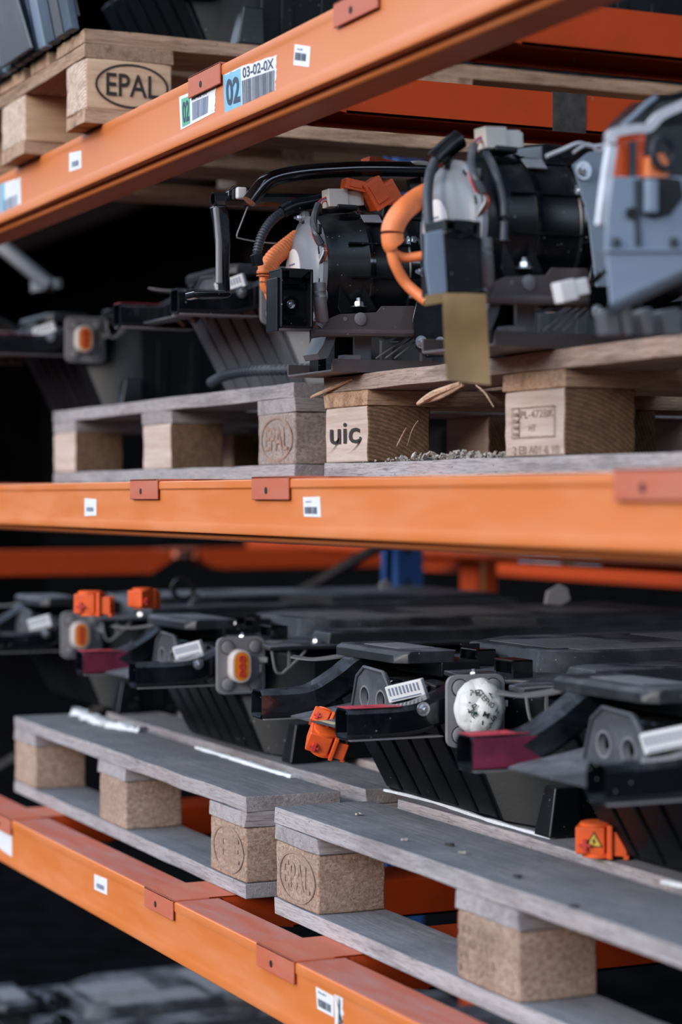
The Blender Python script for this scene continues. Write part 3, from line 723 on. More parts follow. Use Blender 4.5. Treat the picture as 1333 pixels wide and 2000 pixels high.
# red marks
def red_mark(pk, off, x, side=True):
    L = lambda a, b, c: PL(a, b, c)+off
    ar = [c for c in pk.children if c.name.startswith('support_arm')][0]
    MB().prism([L(x-.0175, -.003, .1538), L(x+.0175, -.003, .1538), L(x+.0175, .07, .1538), L(x+.004, .082, .1538), L(x-.008, .060, .1538), L(x-.0175, .066, .1538)], (0, 0, .0004)).build('paint_mark', 'red', ar)
    if side: MB().prism([L(x+.0190, -.003, .117), L(x+.0190, .07, .117), L(x+.0190, .085, .125), L(x+.0190, .06, .140), L(x+.0190, .08, .151), L(x+.0190, -.003, .151)], (.0004, 0, 0)).build('paint_mark', 'redd', ar)
red_mark(pk4, V(pk4.location)-V((-2.568, 1.12, DB+.001)), -.14)
red_mark(pk2, V(pk2.location)-V((-2.568, 1.12, DB+.001)), -.14)
red_mark(pkA, V(pkA.location)-V((-2.568, 1.12, DB+.001)), -.14, False)
red_mark(pkB, V(pkB.location)-V((-2.568, 1.12, DB+.001)), .14, False)
red_mark(pack, V((0, 0, 0)), .14, False)
# crumpled film ball on the near pack
bm = bmesh.new(); bmesh.ops.create_icosphere(bm, subdivisions=4, radius=1)
cb = PL(.168+.034, .160, .152); rr = random.Random(9); dirs = [V((rr.gauss(0, 1), rr.gauss(0, 1), rr.gauss(0, 1))).normalized() for _ in range(46)]
m = MB(); idx = {}
for v in bm.verts:
    d = v.co.normalized(); h = max(d.dot(q) for q in dirs)
    rad = .034*(.60+.40*h**3)
    m.v.append(cb+V((d.x*rad*.9, d.y*rad, d.z*rad*1.15)))
m.f = [tuple(v.index for v in f.verts) for f in bm.faces]
mpn = [c for c in pack.children if c.name.startswith('mount_plate')][0]
ball = m.build('film_ball', 'ball', mpn, smooth=False, label='crumpled white film ball with printed letters')
pr = MB()
view = V((-CA, SA, 0)); nv = V((CA, -SA, 0.0)).normalized(); rv = V((SA, CA, 0)); uv = V((0, 0, 1))
for k, (s, u, w, sz, rot) in enumerate((('STEF', .002, .018, .016, -.9), ('M', .006, -.005, .008, -.4), ('P', -.008, .005, .007, .5), ('R', -.018, .010, .007, .9), ('NO', .012, .008, .010, -.6), ('E', -.004, .022, .006, .2), ('A', -.014, -.014, .006, .4), ('M', -.006, -.020, .007, .5), ('S', .016, -.010, .006, -.9), ('TU', -.019, -.002, .009, 1.2), ('L', .004, -.016, .006, 0), ('N', .014, .020, .006, .6), ('W', -.024, .004, .006, 1.3), ('OS', -.014, .022, .009, .9), ('ME', -.022, -.012, .008, -1.0), ('T', .002, -.026, .006, .2), ('IC', .012, -.020, .008, .5), ('K', .022, .0, .006, -.5), ('RE', -.010, -.004, .010, -.8))):
    vs, fs = text_mesh(s, .015); c, sn = math.cos(rot), math.sin(rot); asp = sz*.5
    out = []
    for a, b in vs:
        x, y = (a-.5)*sz, (b-.5)*.007; x, y = x*c-y*sn+u, x*sn+y*c+w
        d2 = (x/.0285)**2+(y/.033)**2; z = .0315*math.sqrt(max(0, 1-d2))+.0008
        out.append(cb+rv*x+uv*y+nv*z)
    pr.add(out, fs)
pr.build('lettering', 'ink', ball)
MB().box(cb+nv*.0305+rv*(-.008)+uv*(-.003), (.002, .006, .003), (0, 0, .4)).build('green_print', 'green', ball)
MB().prism([PL(-.02, .036, .1209), PL(.03, .032, .1209), PL(.05, .052, .1209), PL(.0, .058, .1209)], (0, 0, .0004)).build('paper_note', 'papery', [c for c in pack.children if c.name.startswith('gusset_sheet')][0])

sb = thing('gray_strut', P(60, 520, Y=1.42), 'pale gray slanting channel at the left edge above the middle shelf packs', 'strut')
MB().hollow([P(-60, 420, Y=1.30), P(0, 478, Y=1.36), P(100, 560, Y=1.46)], .045, .030, .003, ch=.006).build('channel', 'gm', sb)
MB().prism([P(60, 548, Y=1.45), P(112, 545, Y=1.46), P(112, 562, Y=1.46), P(60, 570, Y=1.45)], (0, .01, 0)).build('end_tab', 'gm', sb)
# crate-like folded cover on the load of the top shelf
m = MB(); x = -4.30
zz = DT+.001
k = 0
cv = thing('slatted_crate', (-3.75, 1.0, zz), 'blue-gray slatted crate on the tan pallet at the top left corner', 'crate')
while x < -3.17:
    m = MB().loft([[V((x, .985, zz)), V((x+.034, .985, zz)), V((x+.034, 1.0, zz)), V((x, 1.0, zz))], [V((x-.02, .93, zz+.30)), V((x+.020, .93, zz+.30)), V((x+.020, .945, zz+.30)), V((x-.02, .945, zz+.30))]])
    m.build('slat', ('slate', 'panel', 'slate', 'graytray', 'slate')[k % 5], cv, bevel=.003); x += .047; k += 1
MB().prism([(-4.3, 1.0, zz+.03), (-3.17, 1.0, zz+.03), (-3.17, .99, zz+.07), (-4.3, .99, zz+.07)], (0, .01, 0)).build('cross_slat', 'graytray', cv)
MB().prism([(-3.48, .975, zz), (-3.30, .975, zz), (-3.34, .955, zz+.11), (-3.46, .955, zz+.12)], (0, -.006, 0)).build('gray_flap', 'graytray', cv, bevel=.003)
MB().prism([(-3.60, .975, zz), (-3.50, .975, zz), (-3.56, .955, zz+.06), (-3.66, .955, zz+.05)], (0, -.006, 0)).build('gray_flap', 'gm', cv, bevel=.003)
# row of more packs standing deeper and farther in the dark, and on the ground
def far_pack(x, y, z, label, rz=0):
    c = copy_tree(pack, skip=('connector_tag', 'gusset_plate', 'wire', 'bolt', 'window_frame', 'thin_strap', 'round_boss', 'film_ball', 'boss_groove', 'drain_hole', 'paper_note'))
    c.location = (x, y, z); c.rotation_euler = (0, 0, rz); c['label'] = label
    return c
pg = pallet((-4.15, 1.65, .0005), 0, 'dark pallet standing on the ground below the bottom beam', deck='wb', strg='wb', bottom='wb', blocks=['chipg'])
far_pack(-4.50, 1.11, .146, 'battery pack on the ground pallet, farther of two below the bottom beam')
far_pack(-3.88, 1.13, .146, 'battery pack on the ground pallet, nearer of two below the bottom beam')

# ------------------------------------------------------------------ blower unit
def make_blower():
    X0, Z0 = -2.73, DM
    o = thing('blower_unit', (X0, 1.3, Z0+.0005), 'black blower unit with gray motor cap, under the bent black tube', 'blower')
    cz = CZ+.315; R = .089; AX = V((.095, .9955, 0)); c1 = V((X0-.007, 1.205, cz)); c0 = c1+AX*.010
    Q = lambda px, py, dx=0.0: P(px, py, X=X0+dx)
    prof = [(R*.5, -.008), (R*.86, -.008), (R*.90, .0), (R*.90, .008), (R*.94, .016), (R*.97, .045), (R*1.03, .055), (R*1.03, .060), (R*.98, .062), (R*1.0, .11), (R*1.06, .115), (R*1.06, .122), (R*1.0, .124), (R*1.0, .20), (R*.98, .26), (R*.8, .30)]
    hs = MB().lathe(c0, AX, prof, 40).build('housing', 'blk', o, smooth=True)
    m = MB()
    for a in (-8, 22, 55, 95, 130, 165, 205):     # ribs along the housing
        t = math.radians(a); d = V((math.cos(t), 0, math.sin(t)))
        m.box(c0+d*(R*1.0)+AX*.14, (.006, .25, .0025), (0, -t, -.095))
    m.build('housing_rib', 'blk', hs)
    m = MB().ring(c0+AX*.112, AX, R*1.07, R*.9, .012, 40).ring(c0+AX*.052, AX, R*1.03, R*.9, .008, 40); m.build('housing_seam', 'blkm', hs, smooth=True)
    # outlet duct rising behind
    MB().loft([[V((X0-.07, 1.29, cz+.04)), V((X0+.06, 1.29, cz+.06)), V((X0+.06, 1.52, cz+.06)), V((X0-.07, 1.52, cz+.04))], [V((X0-.06, 1.31, cz+.112)), V((X0+.03, 1.31, cz+.104)), V((X0+.03, 1.50, cz+.104)), V((X0-.06, 1.50, cz+.112))]]).build('duct', 'blk', hs, bevel=.008)
    # motor cap
    K = .079; UX = V((.9955, -.095, 0))
    cap = MB().lathe(c1, -AX, [(K, -.004), (K, .003), (K*.95, .005), (K*.86, .005), (K*.82, .009), (K*.66, .014), (K*.5, .016), (K*.2, .017), (K*.02, .017)], 40).build('motor_cap', 'cap', o, smooth=True)
    m = MB()
    for k in range(10):
        t = math.radians(20+k*36); m.box(c1-AX*.0052+UX*math.cos(t)*K*.90+V((0, 0, math.sin(t)*K*.90)), (.010, .0015, .0035), (0, -t+1.57, -.095))
    m.build('cap_slot', 'darkhole', cap)
    m = MB()
    for a in (98, 215, 330):
        t = math.radians(a); m.lathe(c1+AX*.004+UX*math.cos(t)*K+V((0, 0, math.sin(t)*K)), -AX, [(.010, 0), (.010, .007), (.007, .010)], 14)
    m.build_each(3, 'cap_lug', 'cap', cap, smooth=True)
    m = MB()
    for a in (98, 215, 330):
        t = math.radians(a); m.bolt(c1-AX*.006+UX*math.cos(t)*K+V((0, 0, math.sin(t)*K)), -AX, .004)
    m.build_each(3, 'screw', 'steel', cap, smooth=True)
    MB().lathe(c1-UX*.012-AX*.0168+V((0, 0, .002)), -AX, [(.032, 0), (.032, .0012)], 24).build('round_label', 'paper', cap)
    m = MB()
    for k in range(5): m.box(c1-UX*.014-AX*.0183+V((0, 0, .012-k*.008)), (.026-.006*(k % 2), .0003, .0022), (0, 0, -.095))
    m.build('label_print', 'printf', cap)
    m = MB().bolt(V((X0+R*.95, 1.325, cz+.040)), (1, -.1, .45), .007, .006); m.build('screw', 'steel', hs, smooth=True)
    # label on housing top right
    t0 = Q(704, 421, .055); MB().prism([Q(704, 421, .058), Q(740, 421, .058), Q(747, 436, .07), Q(712, 435, .07)], (.001, 0, .001)).build('paper_label', 'paperd', hs)
    # white connector
    q = lambda a, b, dx: Q(a, b, dx)
    m = MB(); p = q(655, 388, .04); m.box(p, (.024, .030, .025), (.06, 0, 0)); p = q(683, 389, .04); m.box(p, (.020, .028, .021), (.06, 0, 0)); p = q(700, 390, .04); m.box(p, (.017, .010, .018), (.06, 0, 0)); p = q(650, 404, .04); m.box(p, (.02, .020, .004))
    wc = m.build('white_connector', 'cream', o, bevel=.0012)
    MB().bb(q(640, 404, .02), q(700, 411, .055)).build('connector_seat', 'blk', o, bevel=.002)
    # wires from the connector down to the motor
    for k, (mat, d) in enumerate((('wblue', 0), ('redp', -3), ('cream', 3), ('org', 5))):
        MB().tube(smoothpath([q(638, 388+d, .042), q(625+d, 396, .05), q(614+d, 425, .06), q(613+d, 455, .072), q(625+d*1.4, 478, .075)], 5), .0014, 6).build('thin_wire', mat, wc, smooth=True)
        MB().tube(smoothpath([q(628+d*.6, 476, .078), q(635+d*.8, 490, .084), q(628+d, 510, .07), q(626, 518, .05)], 5), .0014, 6).build('thin_wire', ('wblue', 'cream', 'orgb', 'redp')[k], wc, smooth=True)
    MB().tube(smoothpath([q(622, 400, .05), q(613, 430, .066), q(617, 455, .08), q(628, 478, .085)], 6), .0052, 8).build('cable_sleeve', 'hose', o, smooth=True)
    MB().bb(q(611, 440, .07), q(630, 458, .088)).build('cable_clamp', 'blk', o, bevel=.002)
    # black conduit with plug
    def corr(path, r, mat, name, pitch=.0042, par=o, amp=.14):
        pts = smoothpath(path, 8); L = [0]
        for i in range(1, len(pts)): L.append(L[-1]+(pts[i]-pts[i-1]).length)
        n = int(L[-1]/pitch*4); out = []; j = 0
        for k in range(n+1):
            s = L[-1]*k/n
            while j < len(L)-2 and L[j+1] < s: j += 1
            out.append(pts[j].lerp(pts[j+1], (s-L[j])/max(1e-9, L[j+1]-L[j])))
        return MB().tube(out, lambda k: r*(1+(amp if (k//2) % 2 else -amp*.4)), 12).build(name, mat, par, smooth=True)
    MB().tube(smoothpath([q(640, 388, -.02), q(605, 396, -.02), q(575, 402, -.02), q(552, 414, -.02)], 5), .0095, 10).build('foam_sleeve', 'blk', o, smooth=True)
    corr([q(556, 412, -.02), q(530, 432, -.02), q(512, 460, -.02), q(503, 490, -.02), q(503, 500, -.02)], .0062, 'hose', 'corrugated_sleeve')
    MB().box(q(502, 508, -.02), (.014, .013, .017), (.2, 0, 0)).box(q(507, 515, -.02), (.010, .010, .004)).build('cable_plug', 'blk', o, bevel=.0015)
    # orange high-voltage cable
    corr([q(585, 463, -.045), q(562, 481, -.045), q(536, 503, -.045), q(521, 527, -.045), q(519, 540, -.045)], .0125, 'orgc', 'orange_conduit', .0045, amp=.06)
    MB().tube(smoothpath([q(516, 535, -.045), q(514, 553, -.045), q(519, 565, -.045), q(534, 574, -.045), q(560, 575, -.04)], 6), .0055, 8).tube(smoothpath([q(520, 540, -.05), q(521, 565, -.05), q(529, 590, -.045), q(545, 615, -.03)], 6), .005, 8).build('orange_cable', 'orgc', o, smooth=True)
    # open junction box facing the camera side
    dx = .125; a = Q(549, 523, dx); b = Q(613, 634, dx); y0, y1, z1, z0 = a.y, b.y, a.z, b.z-.006; x1 = X0+dx; x0 = x1-.042; t = .004
    m = MB().bb((x0, y0, z0), (x0+t, y1, z1)).bb((x0, y0, z0), (x1, y0+t, z1)).bb((x0, y1-t, z0), (x1, y1, z1)).bb((x0, y0, z0), (x1, y1, z0+t)).bb((x0, y0, z1-t), (x1, y1, z1))
    bx = m.build('junction_box', 'blk', o, bevel=.0015)
    MB().bb((x0+t, y0+t, z0+t), (x1-.020, y1-t, z1-t)).build('box_floor', 'blk', bx)
    m = MB().ring((x1-.020, y0+(y1-y0)*.42, z0+(z1-z0)*.42), (1, 0, 0), .011, .006, .008, 20)
    for yy in (y0+.007, y1-.007):
        for zz in (z0+.008, z1-.008): m.lathe((x1-.020, yy, zz), (1, 0, 0), [(.0045, 0), (.004, .014)], 10)
    m.bb((x0+t, y0+.014, z1-.020), (x1-.008, y0+.034, z1-.004)).bb((x0+t, y0+.016, z0+.004), (x1-.006, y0+.036, z0+.016)).bb((x0+t, y0+.006, z0+(z1-z0)*.7), (x1-.012, y1-.006, z0+(z1-z0)*.7+.002))
    m.build('box_insert', 'blkm', bx, smooth=True)
    MB().bolt((x1-.019, y0+(y1-y0)*.42, z0+(z1-z0)*.42), (1, 0, 0), .004, .006).build('contact_stud', 'steel', bx, smooth=True)
    MB().prism([(x1, y0+.012, z1-.012), (x1, y0+.03, z1-.012), (x1, y0+.04, z1-.003), (x1, y0+.034, z1), (x1, y0+.012, z1)], (.0015, 0, 0)).build('box_notch', 'blk', bx)
    MB().bb((x0-.001, y0-.0035, z0-.004), (x1-.006, y0, z1-.012)).build('box_side_cover', 'blk', bx, bevel=.001)
    # rolled bracket beside the box
    m = MB().tube(smoothpath([q(623, 553, .11), q(625, 590, .11), q(629, 625, .10), q(622, 640, .10)], 4), lambda k: .0095 if k < 10 else .006, 14).build('rolled_bracket', 'gm', o, smooth=True)
    # sheet metal cradle
    zc = Q(700, 630, .09).z
    ya, yb = Q(618, 640, .09).y, Q(812, 630, .09).y
    pts = [(X0-.09, ya+.02), (X0+.05, ya), (X0+.09, ya+.005), (X0+.10, ya+.06), (X0+.10, yb), (X0-.09, yb)]
    cr = MB().prism([V((a, b, zc)) for a, b in pts], (0, 0, .003)).build('cradle_plate', 'brownm', o, bevel=.0008)
    MB().prism([Q(*p, .10) for p in ((612, 648), (635, 626), (662, 614), (735, 610), (745, 598), (808, 598), (816, 612), (826, 655), (760, 655))], (.0025, 0, 0)).build('cradle_side', 'brownm', cr, bevel=.0006)
    MB().tube([Q(611, 650, .103), Q(826, 652, .103)], .0055, 8).build('rolled_edge', 'brownm', cr, smooth=True)
    MB().lathe(Q(704, 623, .1025), (1, 0, 0), [(.009, 0), (.009, .002), (.007, .003)], 16).lathe(Q(674, 623, .1025), (1, 0, 0), [(.003, 0), (.003, .001)], 10).build('weld_nut', 'gm', cr, smooth=True)
    m = MB()
    for p4 in (((664, 560), (690, 610), (666, 612), (660, 600)), ((710, 560), (735, 608), (716, 610), (706, 590))): m.prism([Q(*p, .085) for p in p4], (.003, 0, 0))
    m.build_each(2, 'web_gusset', 'blk', hs)
    MB().bolt(Q(701, 600, .09)+V((0, 0, 0)), (0, 0, 1), .007, .008).build('mount_bolt', 'steel', cr, smooth=True)
    # legs and base rail
    m = MB().prism([Q(*p, .095) for p in ((638, 656), (658, 656), (652, 675), (641, 700), (625, 702), (620, 690), (632, 672))], (-.05, 0, 0)).build('front_leg', 'graytray', o, bevel=.001)
    zb = DM+.0015
    yL = Q(640, 720, .07).y
    base = MB().bb((X0-.07, yL, zb), (X0+.085, 1.60, zb+.003)).bb((X0+.082, yL, zb), (X0+.085, 1.60, zb+.018)).bb((X0-.07, yL, zb), (X0-.067, 1.60, zb+.018)).build('base_rail', 'brownm', o, bevel=.0006)
    MB().bb((X0+.06, yL+.02, zb+.003), (X0+.083, yL+.045, zb+.024)).build('rail_block', 'gm', base, bevel=.001)
    MB().bb((X0+.065, Q(692, 680, .07).y, zb+.003), (X0+.07, Q(726, 680, .07).y, zc)).build('stay_plate', 'gm', o, bevel=.001)
    m = MB(); 
    for k in range(3): m.tube([Q(735+k*18, 700, .085), Q(800+k*14, 655, .085)], .0015, 5)
    m.build_each(3, 'stay_wire', 'gm', o, smooth=True)
    MB().bb((X0+.02, yL+.02, zb+.003), (X0+.05, yL+.05, zc)).bb((X0-.06, yL+.03, zb+.003), (X0-.03, yL+.06, zc)).bb((X0-.05, 1.5, zb+.003), (X0+.05, 1.52, zc)).build_each(3, 'stand_post', 'blk', o, bevel=.001)
    # black rear bracket plate with bolts
    br = MB().prism([Q(*p, .115) for p in ((830, 560), (812, 590), (804, 625), (808, 655), (812, 680), (832, 700), (905, 696), (905, 560))], (.004, 0, 0)).build('rear_bracket', 'blkm', o, bevel=.001)
    MB().bolt(Q(823, 668, .119), (1, 0, 0), .006).bolt(Q(860, 668, .119), (1, 0, 0), .005).build_each(2, 'mount_bolt', 'steel', br, smooth=True)
    return o, Q
blow, BQ = make_blower()
blB = copy_tree(blow, skip=('orange_conduit', 'orange_cable', 'corrugated_sleeve', 'cable_plug', 'foam_sleeve'))
blB.location = blow.location+V((.518, -.045, 0)); blB.rotation_euler = (0, 0, math.radians(5.4)); blB['label'] = 'black blower unit with gray motor cap, nearer one with tan paper tape hanging down'
# frame of bent tubes on the far blower
X0 = -2.73; Q = BQ
fr = MB().tube(smoothpath([Q(488, 394, 0), Q(500, 378, 0), Q(520, 356, 0), Q(550, 344, 0), Q(600, 336, 0), Q(660, 332, 0), Q(720, 330, 0), Q(860, 332, 0), Q(1000, 340, 0)], 6), .0112, 14).build('tube_frame', 'blkm', blow, smooth=True)
MB().hollow([Q(416, 389, -.05), Q(500, 391, -.05), Q(640, 392, -.05), Q(900, 396, -.05)], .019, .019, .0015, ch=.006).build('cross_tube', 'blkm', fr, smooth=True)
MB().prism([Q(*p, -.04) for p in ((446, 372), (456, 362), (495, 364), (505, 378), (500, 394), (446, 394))], (-.02, 0, 0)).build('tube_bracket', 'blkm', fr, bevel=.002)
MB().bb(Q(464, 364, -.028), Q(479, 391, -.038)).build('white_clip', 'white', fr, bevel=.003)
# hanging leg: pressed channel ending in a foot
def strip(mb, pts, dx0, w): mb.prism([Q(*p, dx0) for p in pts], (w, 0, 0))
lg = MB(); strip(lg, ((420, 400), (444, 400), (450, 430), (452, 470), (450, 530), (452, 570), (446, 580), (438, 578), (436, 520), (430, 470), (426, 430)), -.045, -.024)
lg.build('hanging_leg', 'blkm', fr, bevel=.003)
MB().prism([Q(*p, -.042) for p in ((418, 404), (430, 404), (433, 440), (436, 470), (436, 555), (424, 555), (424, 470), (421, 430))], (-.008, 0, 0)).build('leg_flange', 'gm', fr, bevel=.003)
MB().prism([Q(*p, -.040) for p in ((378, 568), (448, 567), (455, 575), (447, 581), (394, 581), (391, 583), (379, 581))], (-.035, 0, 0)).build('leg_foot', 'blkm', fr, bevel=.002)
MB().tube(smoothpath([Q(484, 404, -.045), Q(470, 440, -.045), Q(463, 460, -.045), Q(470, 466, -.045), Q(520, 474, -.045), Q(620, 480, -.045)], 6), .0012, 6).build('thin_rod', 'gm', fr, smooth=True)
# orange service plugs on the far blower
def oplug(px, py, dx, d, rot, par, nm='orange_plug'):
    c = Q(px, py, dx); o = MB().box(c, d, rot).build(nm, 'org', par, bevel=.0015)
    R = Euler(rot).to_matrix()
    MB().box(c+R@V((d[0]/2+.001, 0, 0)), (.0016, d[1]*.62, d[2]*.7), rot).box(c+R@V((d[0]/2+.0005, 0, -d[2]/2)), (.003, d[1]*1.06, .003), rot).build('plug_rib', 'org', o, bevel=.0005)
    return o
oplug(731, 379, .05, (.03, .030, .040), (math.radians(34), 0, 0), blow)
oplug(758, 383, .02, (.03, .026, .040), (math.radians(34), 0, 0), blow)
oplug(690, 362, .05, (.02, .030, .014), (math.radians(-8), 0, 0), blow)
oplug(742, 322, -.04, (.03, .048, .014), (math.radians(-5), 0, 0), blow)
MB().lathe(Q(818, 322, .0), (0, 0, 1), [(.014, -.002), (.016, .001), (.014, .004)], 20).build('white_cap', 'cream', blow, smooth=True)
MB().prism([Q(800, 350, -.02), Q(822, 345, -.02), Q(826, 400, -.02), Q(806, 390, -.02)], (-.01, 0, 0)).build('film_scrap', 'hose', blow)
# back wall of tube frame
# near blower extras
dB = V((.518, -.023, 0)); B = lambda px, py, dx=0: P(px, py, X=X0+.518+dx)
def tubeB(path, r, mat, nm, n=10): return MB().tube(smoothpath([B(*p) for p in path], 7), r, n).build(nm, mat, blB, smooth=True)
tubeB([(850, 372, -.06), (815, 390, -.05), (785, 415, -.04), (768, 445, -.04), (768, 472, -.04), (772, 480, -.04)], .0135, 'orgc', 'orange_conduit', 14)
tubeB([(763, 470, -.04), (768, 492, -.04), (790, 503, -.04), (826, 500, -.03)], .0058, 'orgc', 'orange_cable')
tubeB([(764, 478, -.04), (772, 515, -.04), (795, 555, -.04), (834, 588, -.02)], .0068, 'orgc', 'orange_cable')
tubeB([(898, 272, 0), (880, 285, 0), (858, 305, 0), (850, 315, 0)], .012, 'blk', 'foam_sleeve', 12)
tubeB([(856, 305, 0), (842, 335, .01), (836, 380, .02), (838, 430, .03), (842, 465, .04)], .006, 'hose', 'cable_sleeve')
tubeB([(950, 300, .05), (970, 340, .08), (985, 400, .09), (985, 470, .09)], .005, 'hose', 'cable_sleeve')
tp = MB(); yb_ = B(866, 575, .15); 
rows = [[(866, 572), (950, 574)], [(866, 590), (951, 592)], [(868, 640), (953, 640)], [(870, 690), (956, 690)], [(873, 742), (959, 752)]]
rings = []
for k, (a, b) in enumerate(rows):
    dx = .150+.004*math.sin(k*1.7); p, q_ = B(*a, dx), B(*b, dx); rings.append([p, (p+q_)/2+V((.003*math.cos(k), 0, 0)), q_, q_+V((-.0008, 0, 0)), (p+q_)/2+V((.003*math.cos(k)-.0008, 0, 0)), p+V((-.0008, 0, 0))])
tp.loft(rings); tp.prism([B(*p, .149) for p in ((832, 576), (870, 572), (872, 590), (830, 597))], (-.0008, 0, 0))
tp.build('paper_tape', 'tape', blB, smooth=True, label='tan paper tape strip hanging down')
MB().prism([B(*p, .146) for p in ((832, 455), (866, 448), (872, 500), (876, 570), (840, 580), (832, 520))], (-.003, 0, 0)).build('side_shield', 'panel', blB, bevel=.001)
MB().prism([B(*p, .150) for p in ((868, 452), (884, 446), (898, 460), (925, 452), (938, 462), (946, 575), (876, 578))], (-.004, 0, 0)).build('box_cover', 'blkm', blB, bevel=.002)
# tall gray end plate and film behind the near blower
MB().prism([P(*p, X=-2.06) for p in ((1120, 322), (1150, 298), (1186, 290), (1190, 560), (1166, 560), (1150, 420))], (-.003, 0, 0)).build('end_plate', 'panel', blB, bevel=.001)
MB().bolt(P(1140, 333, X=-2.057), (1, 0, 0), .007).build('mount_bolt', 'steel', blB, smooth=True)
fm = MB().tube(smoothpath([P(*p, X=-2.02) for p in ((1068, 305), (1100, 292), (1130, 280), (1158, 286), (1188, 282))], 5), .0022, 5).tube(smoothpath([P(*p, X=-2.02) for p in ((1120, 298), (1150, 282), (1172, 296), (1192, 268))], 5), .0018, 5)
fm.build_each(1, 'film_edge', 'clear', blB, smooth=True)
# white plug on a short lead in front of the end plate
wl = thing('lead_connector', P(1115, 590, X=-1.93), 'white plug on a short lead hanging before the gray panel', 'connector')
MB().box(P(1104, 569, X=-1.93), (.018, .020, .022), (.25, 0, 0)).box(P(1130, 562, X=-1.93), (.016, .018, .017), (.25, 0, 0)).build('plug_body', 'white', wl, bevel=.0015)
MB().tube(smoothpath([P(1140, 558, X=-1.93), P(1165, 545, X=-1.93), P(1180, 530, X=-1.93), P(1195, 535, X=-1.90)], 5), .0035, 8).build('lead', 'blkm', wl, smooth=True)

# ------------------------------------------------------------------ third unit at the right edge, cut by the frame
XC = -1.74
uc = thing('wrapped_unit', (XC-.06, 1.28, DM+.0005), 'unit with blue-gray panel and orange parts under clear film at the right edge', 'machine unit')
C = lambda px, py, dx=0: P(px, py, X=XC+dx)
MB().prism([C(*p) for p in ((1197, 345), (1420, 345), (1420, 500), (1333, 538), (1196, 606), (1184, 480), (1187, 420))], (-.004, 0, 0)).build('gray_panel', 'panel', uc, bevel=.002)
MB().prism([C(*p, -.002) for p in ((1178, 488), (1420, 486), (1420, 492), (1178, 494))], (.005, 0, 0)).build('panel_fold', 'panel', uc, bevel=.001)
MB().tube([C(1194, 606, 0), C(1333, 540, 0), C(1420, 497, 0)], .006, 8).build('lower_rail', 'hose', uc, smooth=True)
MB().prism([C(*p, .001) for p in ((1254, 348), (1300, 346), (1330, 350), (1336, 385), (1310, 420), (1278, 428), (1254, 418))], (.0006, 0, 0)).build('panel_opening', 'darkhole', uc)
MB().bb(C(1256, 352, .002), C(1288, 416, .012)).build('latch_block', 'panel', uc, bevel=.002)
MB().prism([C(*p, .0012) for p in ((1240, 350), (1252, 350), (1250, 412), (1254, 480), (1242, 482))], (.0008, 0, 0)).build('panel_crease', 'hose', uc)
for px in (1205, 1318): MB().bb(C(px-9, 464, .001), C(px+9, 482, .004)).build('panel_boss', 'hose', uc, bevel=.001)
MB().lathe(C(1234, 416, .002), (1, 0, 0), [(.006, 0), (.005, .005)], 12).build('panel_knob', 'blk', uc, smooth=True)
MB().prism([C(*p, -.06) for p in ((1192, 268), (1262, 262), (1256, 350), (1200, 345), (1190, 420), (1188, 430))], (-.006, 0, 0)).build('orange_housing', 'org', uc, bevel=.003)
MB().prism([C(*p, -.045) for p in ((1267, 305), (1290, 300), (1300, 297), (1309, 312), (1309, 350), (1264, 350))], (-.02, 0, 0)).build('orange_block', 'orgc', uc, bevel=.003)
MB().bb(C(1233, 275, -.05), C(1240, 350, -.054)).build('divider_strip', 'hose', uc)
MB().prism([C(*p, -.075) for p in ((1244, 250), (1420, 240), (1420, 360), (1240, 360))], (-.02, 0, 0)).build('dark_backing', 'blk', uc)
MB().ring(C(1292, 300, -.045), (1, .3, 0), .018, .013, .006, 24).build('black_hoop', 'hose', uc, smooth=True)
MB().prism([C(*p, -.08) for p in ((1222, 262), (1245, 225), (1285, 187), (1340, 176), (1420, 150), (1420, 260), (1250, 268))], (-.06, 0, 0)).build('black_bag', 'blk', uc, bevel=.01)
MB().tube(smoothpath([C(1215, 248, -.07), C(1240, 226, -.07), C(1262, 205, -.07), C(1282, 190, -.07)], 5), .003, 6).build('bag_fold', 'panel', uc, smooth=True)
ff = smoothpath([C(1174, 440, -.045), C(1180, 390, -.045), C(1188, 330, -.045), C(1195, 285, -.045), C(1192, 268, -.045), C(1205, 258, -.045), C(1240, 252, -.045), C(1265, 250, -.045), C(1290, 226, -.045), C(1333, 205, -.045), C(1380, 185, -.045)], 5)
MB().sweep(ff, [(-.004, -.0045), (.004, -.0045), (.004, .0045), (-.004, .0045)]).build('film_fold', 'clear', uc, smooth=True, label='folded clear film edge')
m = MB()
for a, b in ((1180, 1210), (1215, 1235), (1255, 1275), (1295, 1330), (1350, 1420)): m.prism([C(a, 606, -.03), C(b, 600, -.03), C(b+6, 655, -.03), C(a+8, 655, -.03)], (-.02, 0, 0))
m.build_each(5, 'foot', 'graytray', uc, bevel=.002)
MB().bb((XC-.16, 1.262, DM+.001), (XC-.02, 1.60, DM+.010)).build('base_tray', 'blk', uc, bevel=.002)
MB().bb((XC-.15, 1.27, DM+.01), (XC-.085, 1.55, DM+.16)).build('inner_housing', 'blk', uc, bevel=.006)

# ------------------------------------------------------------------ hose and small things
hp = [P(412, 748, Y=1.262), P(430, 738, Y=1.262), P(460, 729, Y=1.27), P(500, 724, Y=1.28), (P(560, 722, Y=1.29)), P(625, 720, Y=1.30), P(660, 720, Y=1.31)]
hp = [V((p.x, p.y, max(p.z, DM+.0078))) for p in hp]
pts = smoothpath(hp, 40); m = MB().tube(pts, lambda k: .0086 if (k//3) % 2 else .0058, 12)
tag(m.build('corrugated_hose', 'hose', smooth=True), 'black corrugated hose lying across the end of the gray middle pallet', 'hose')

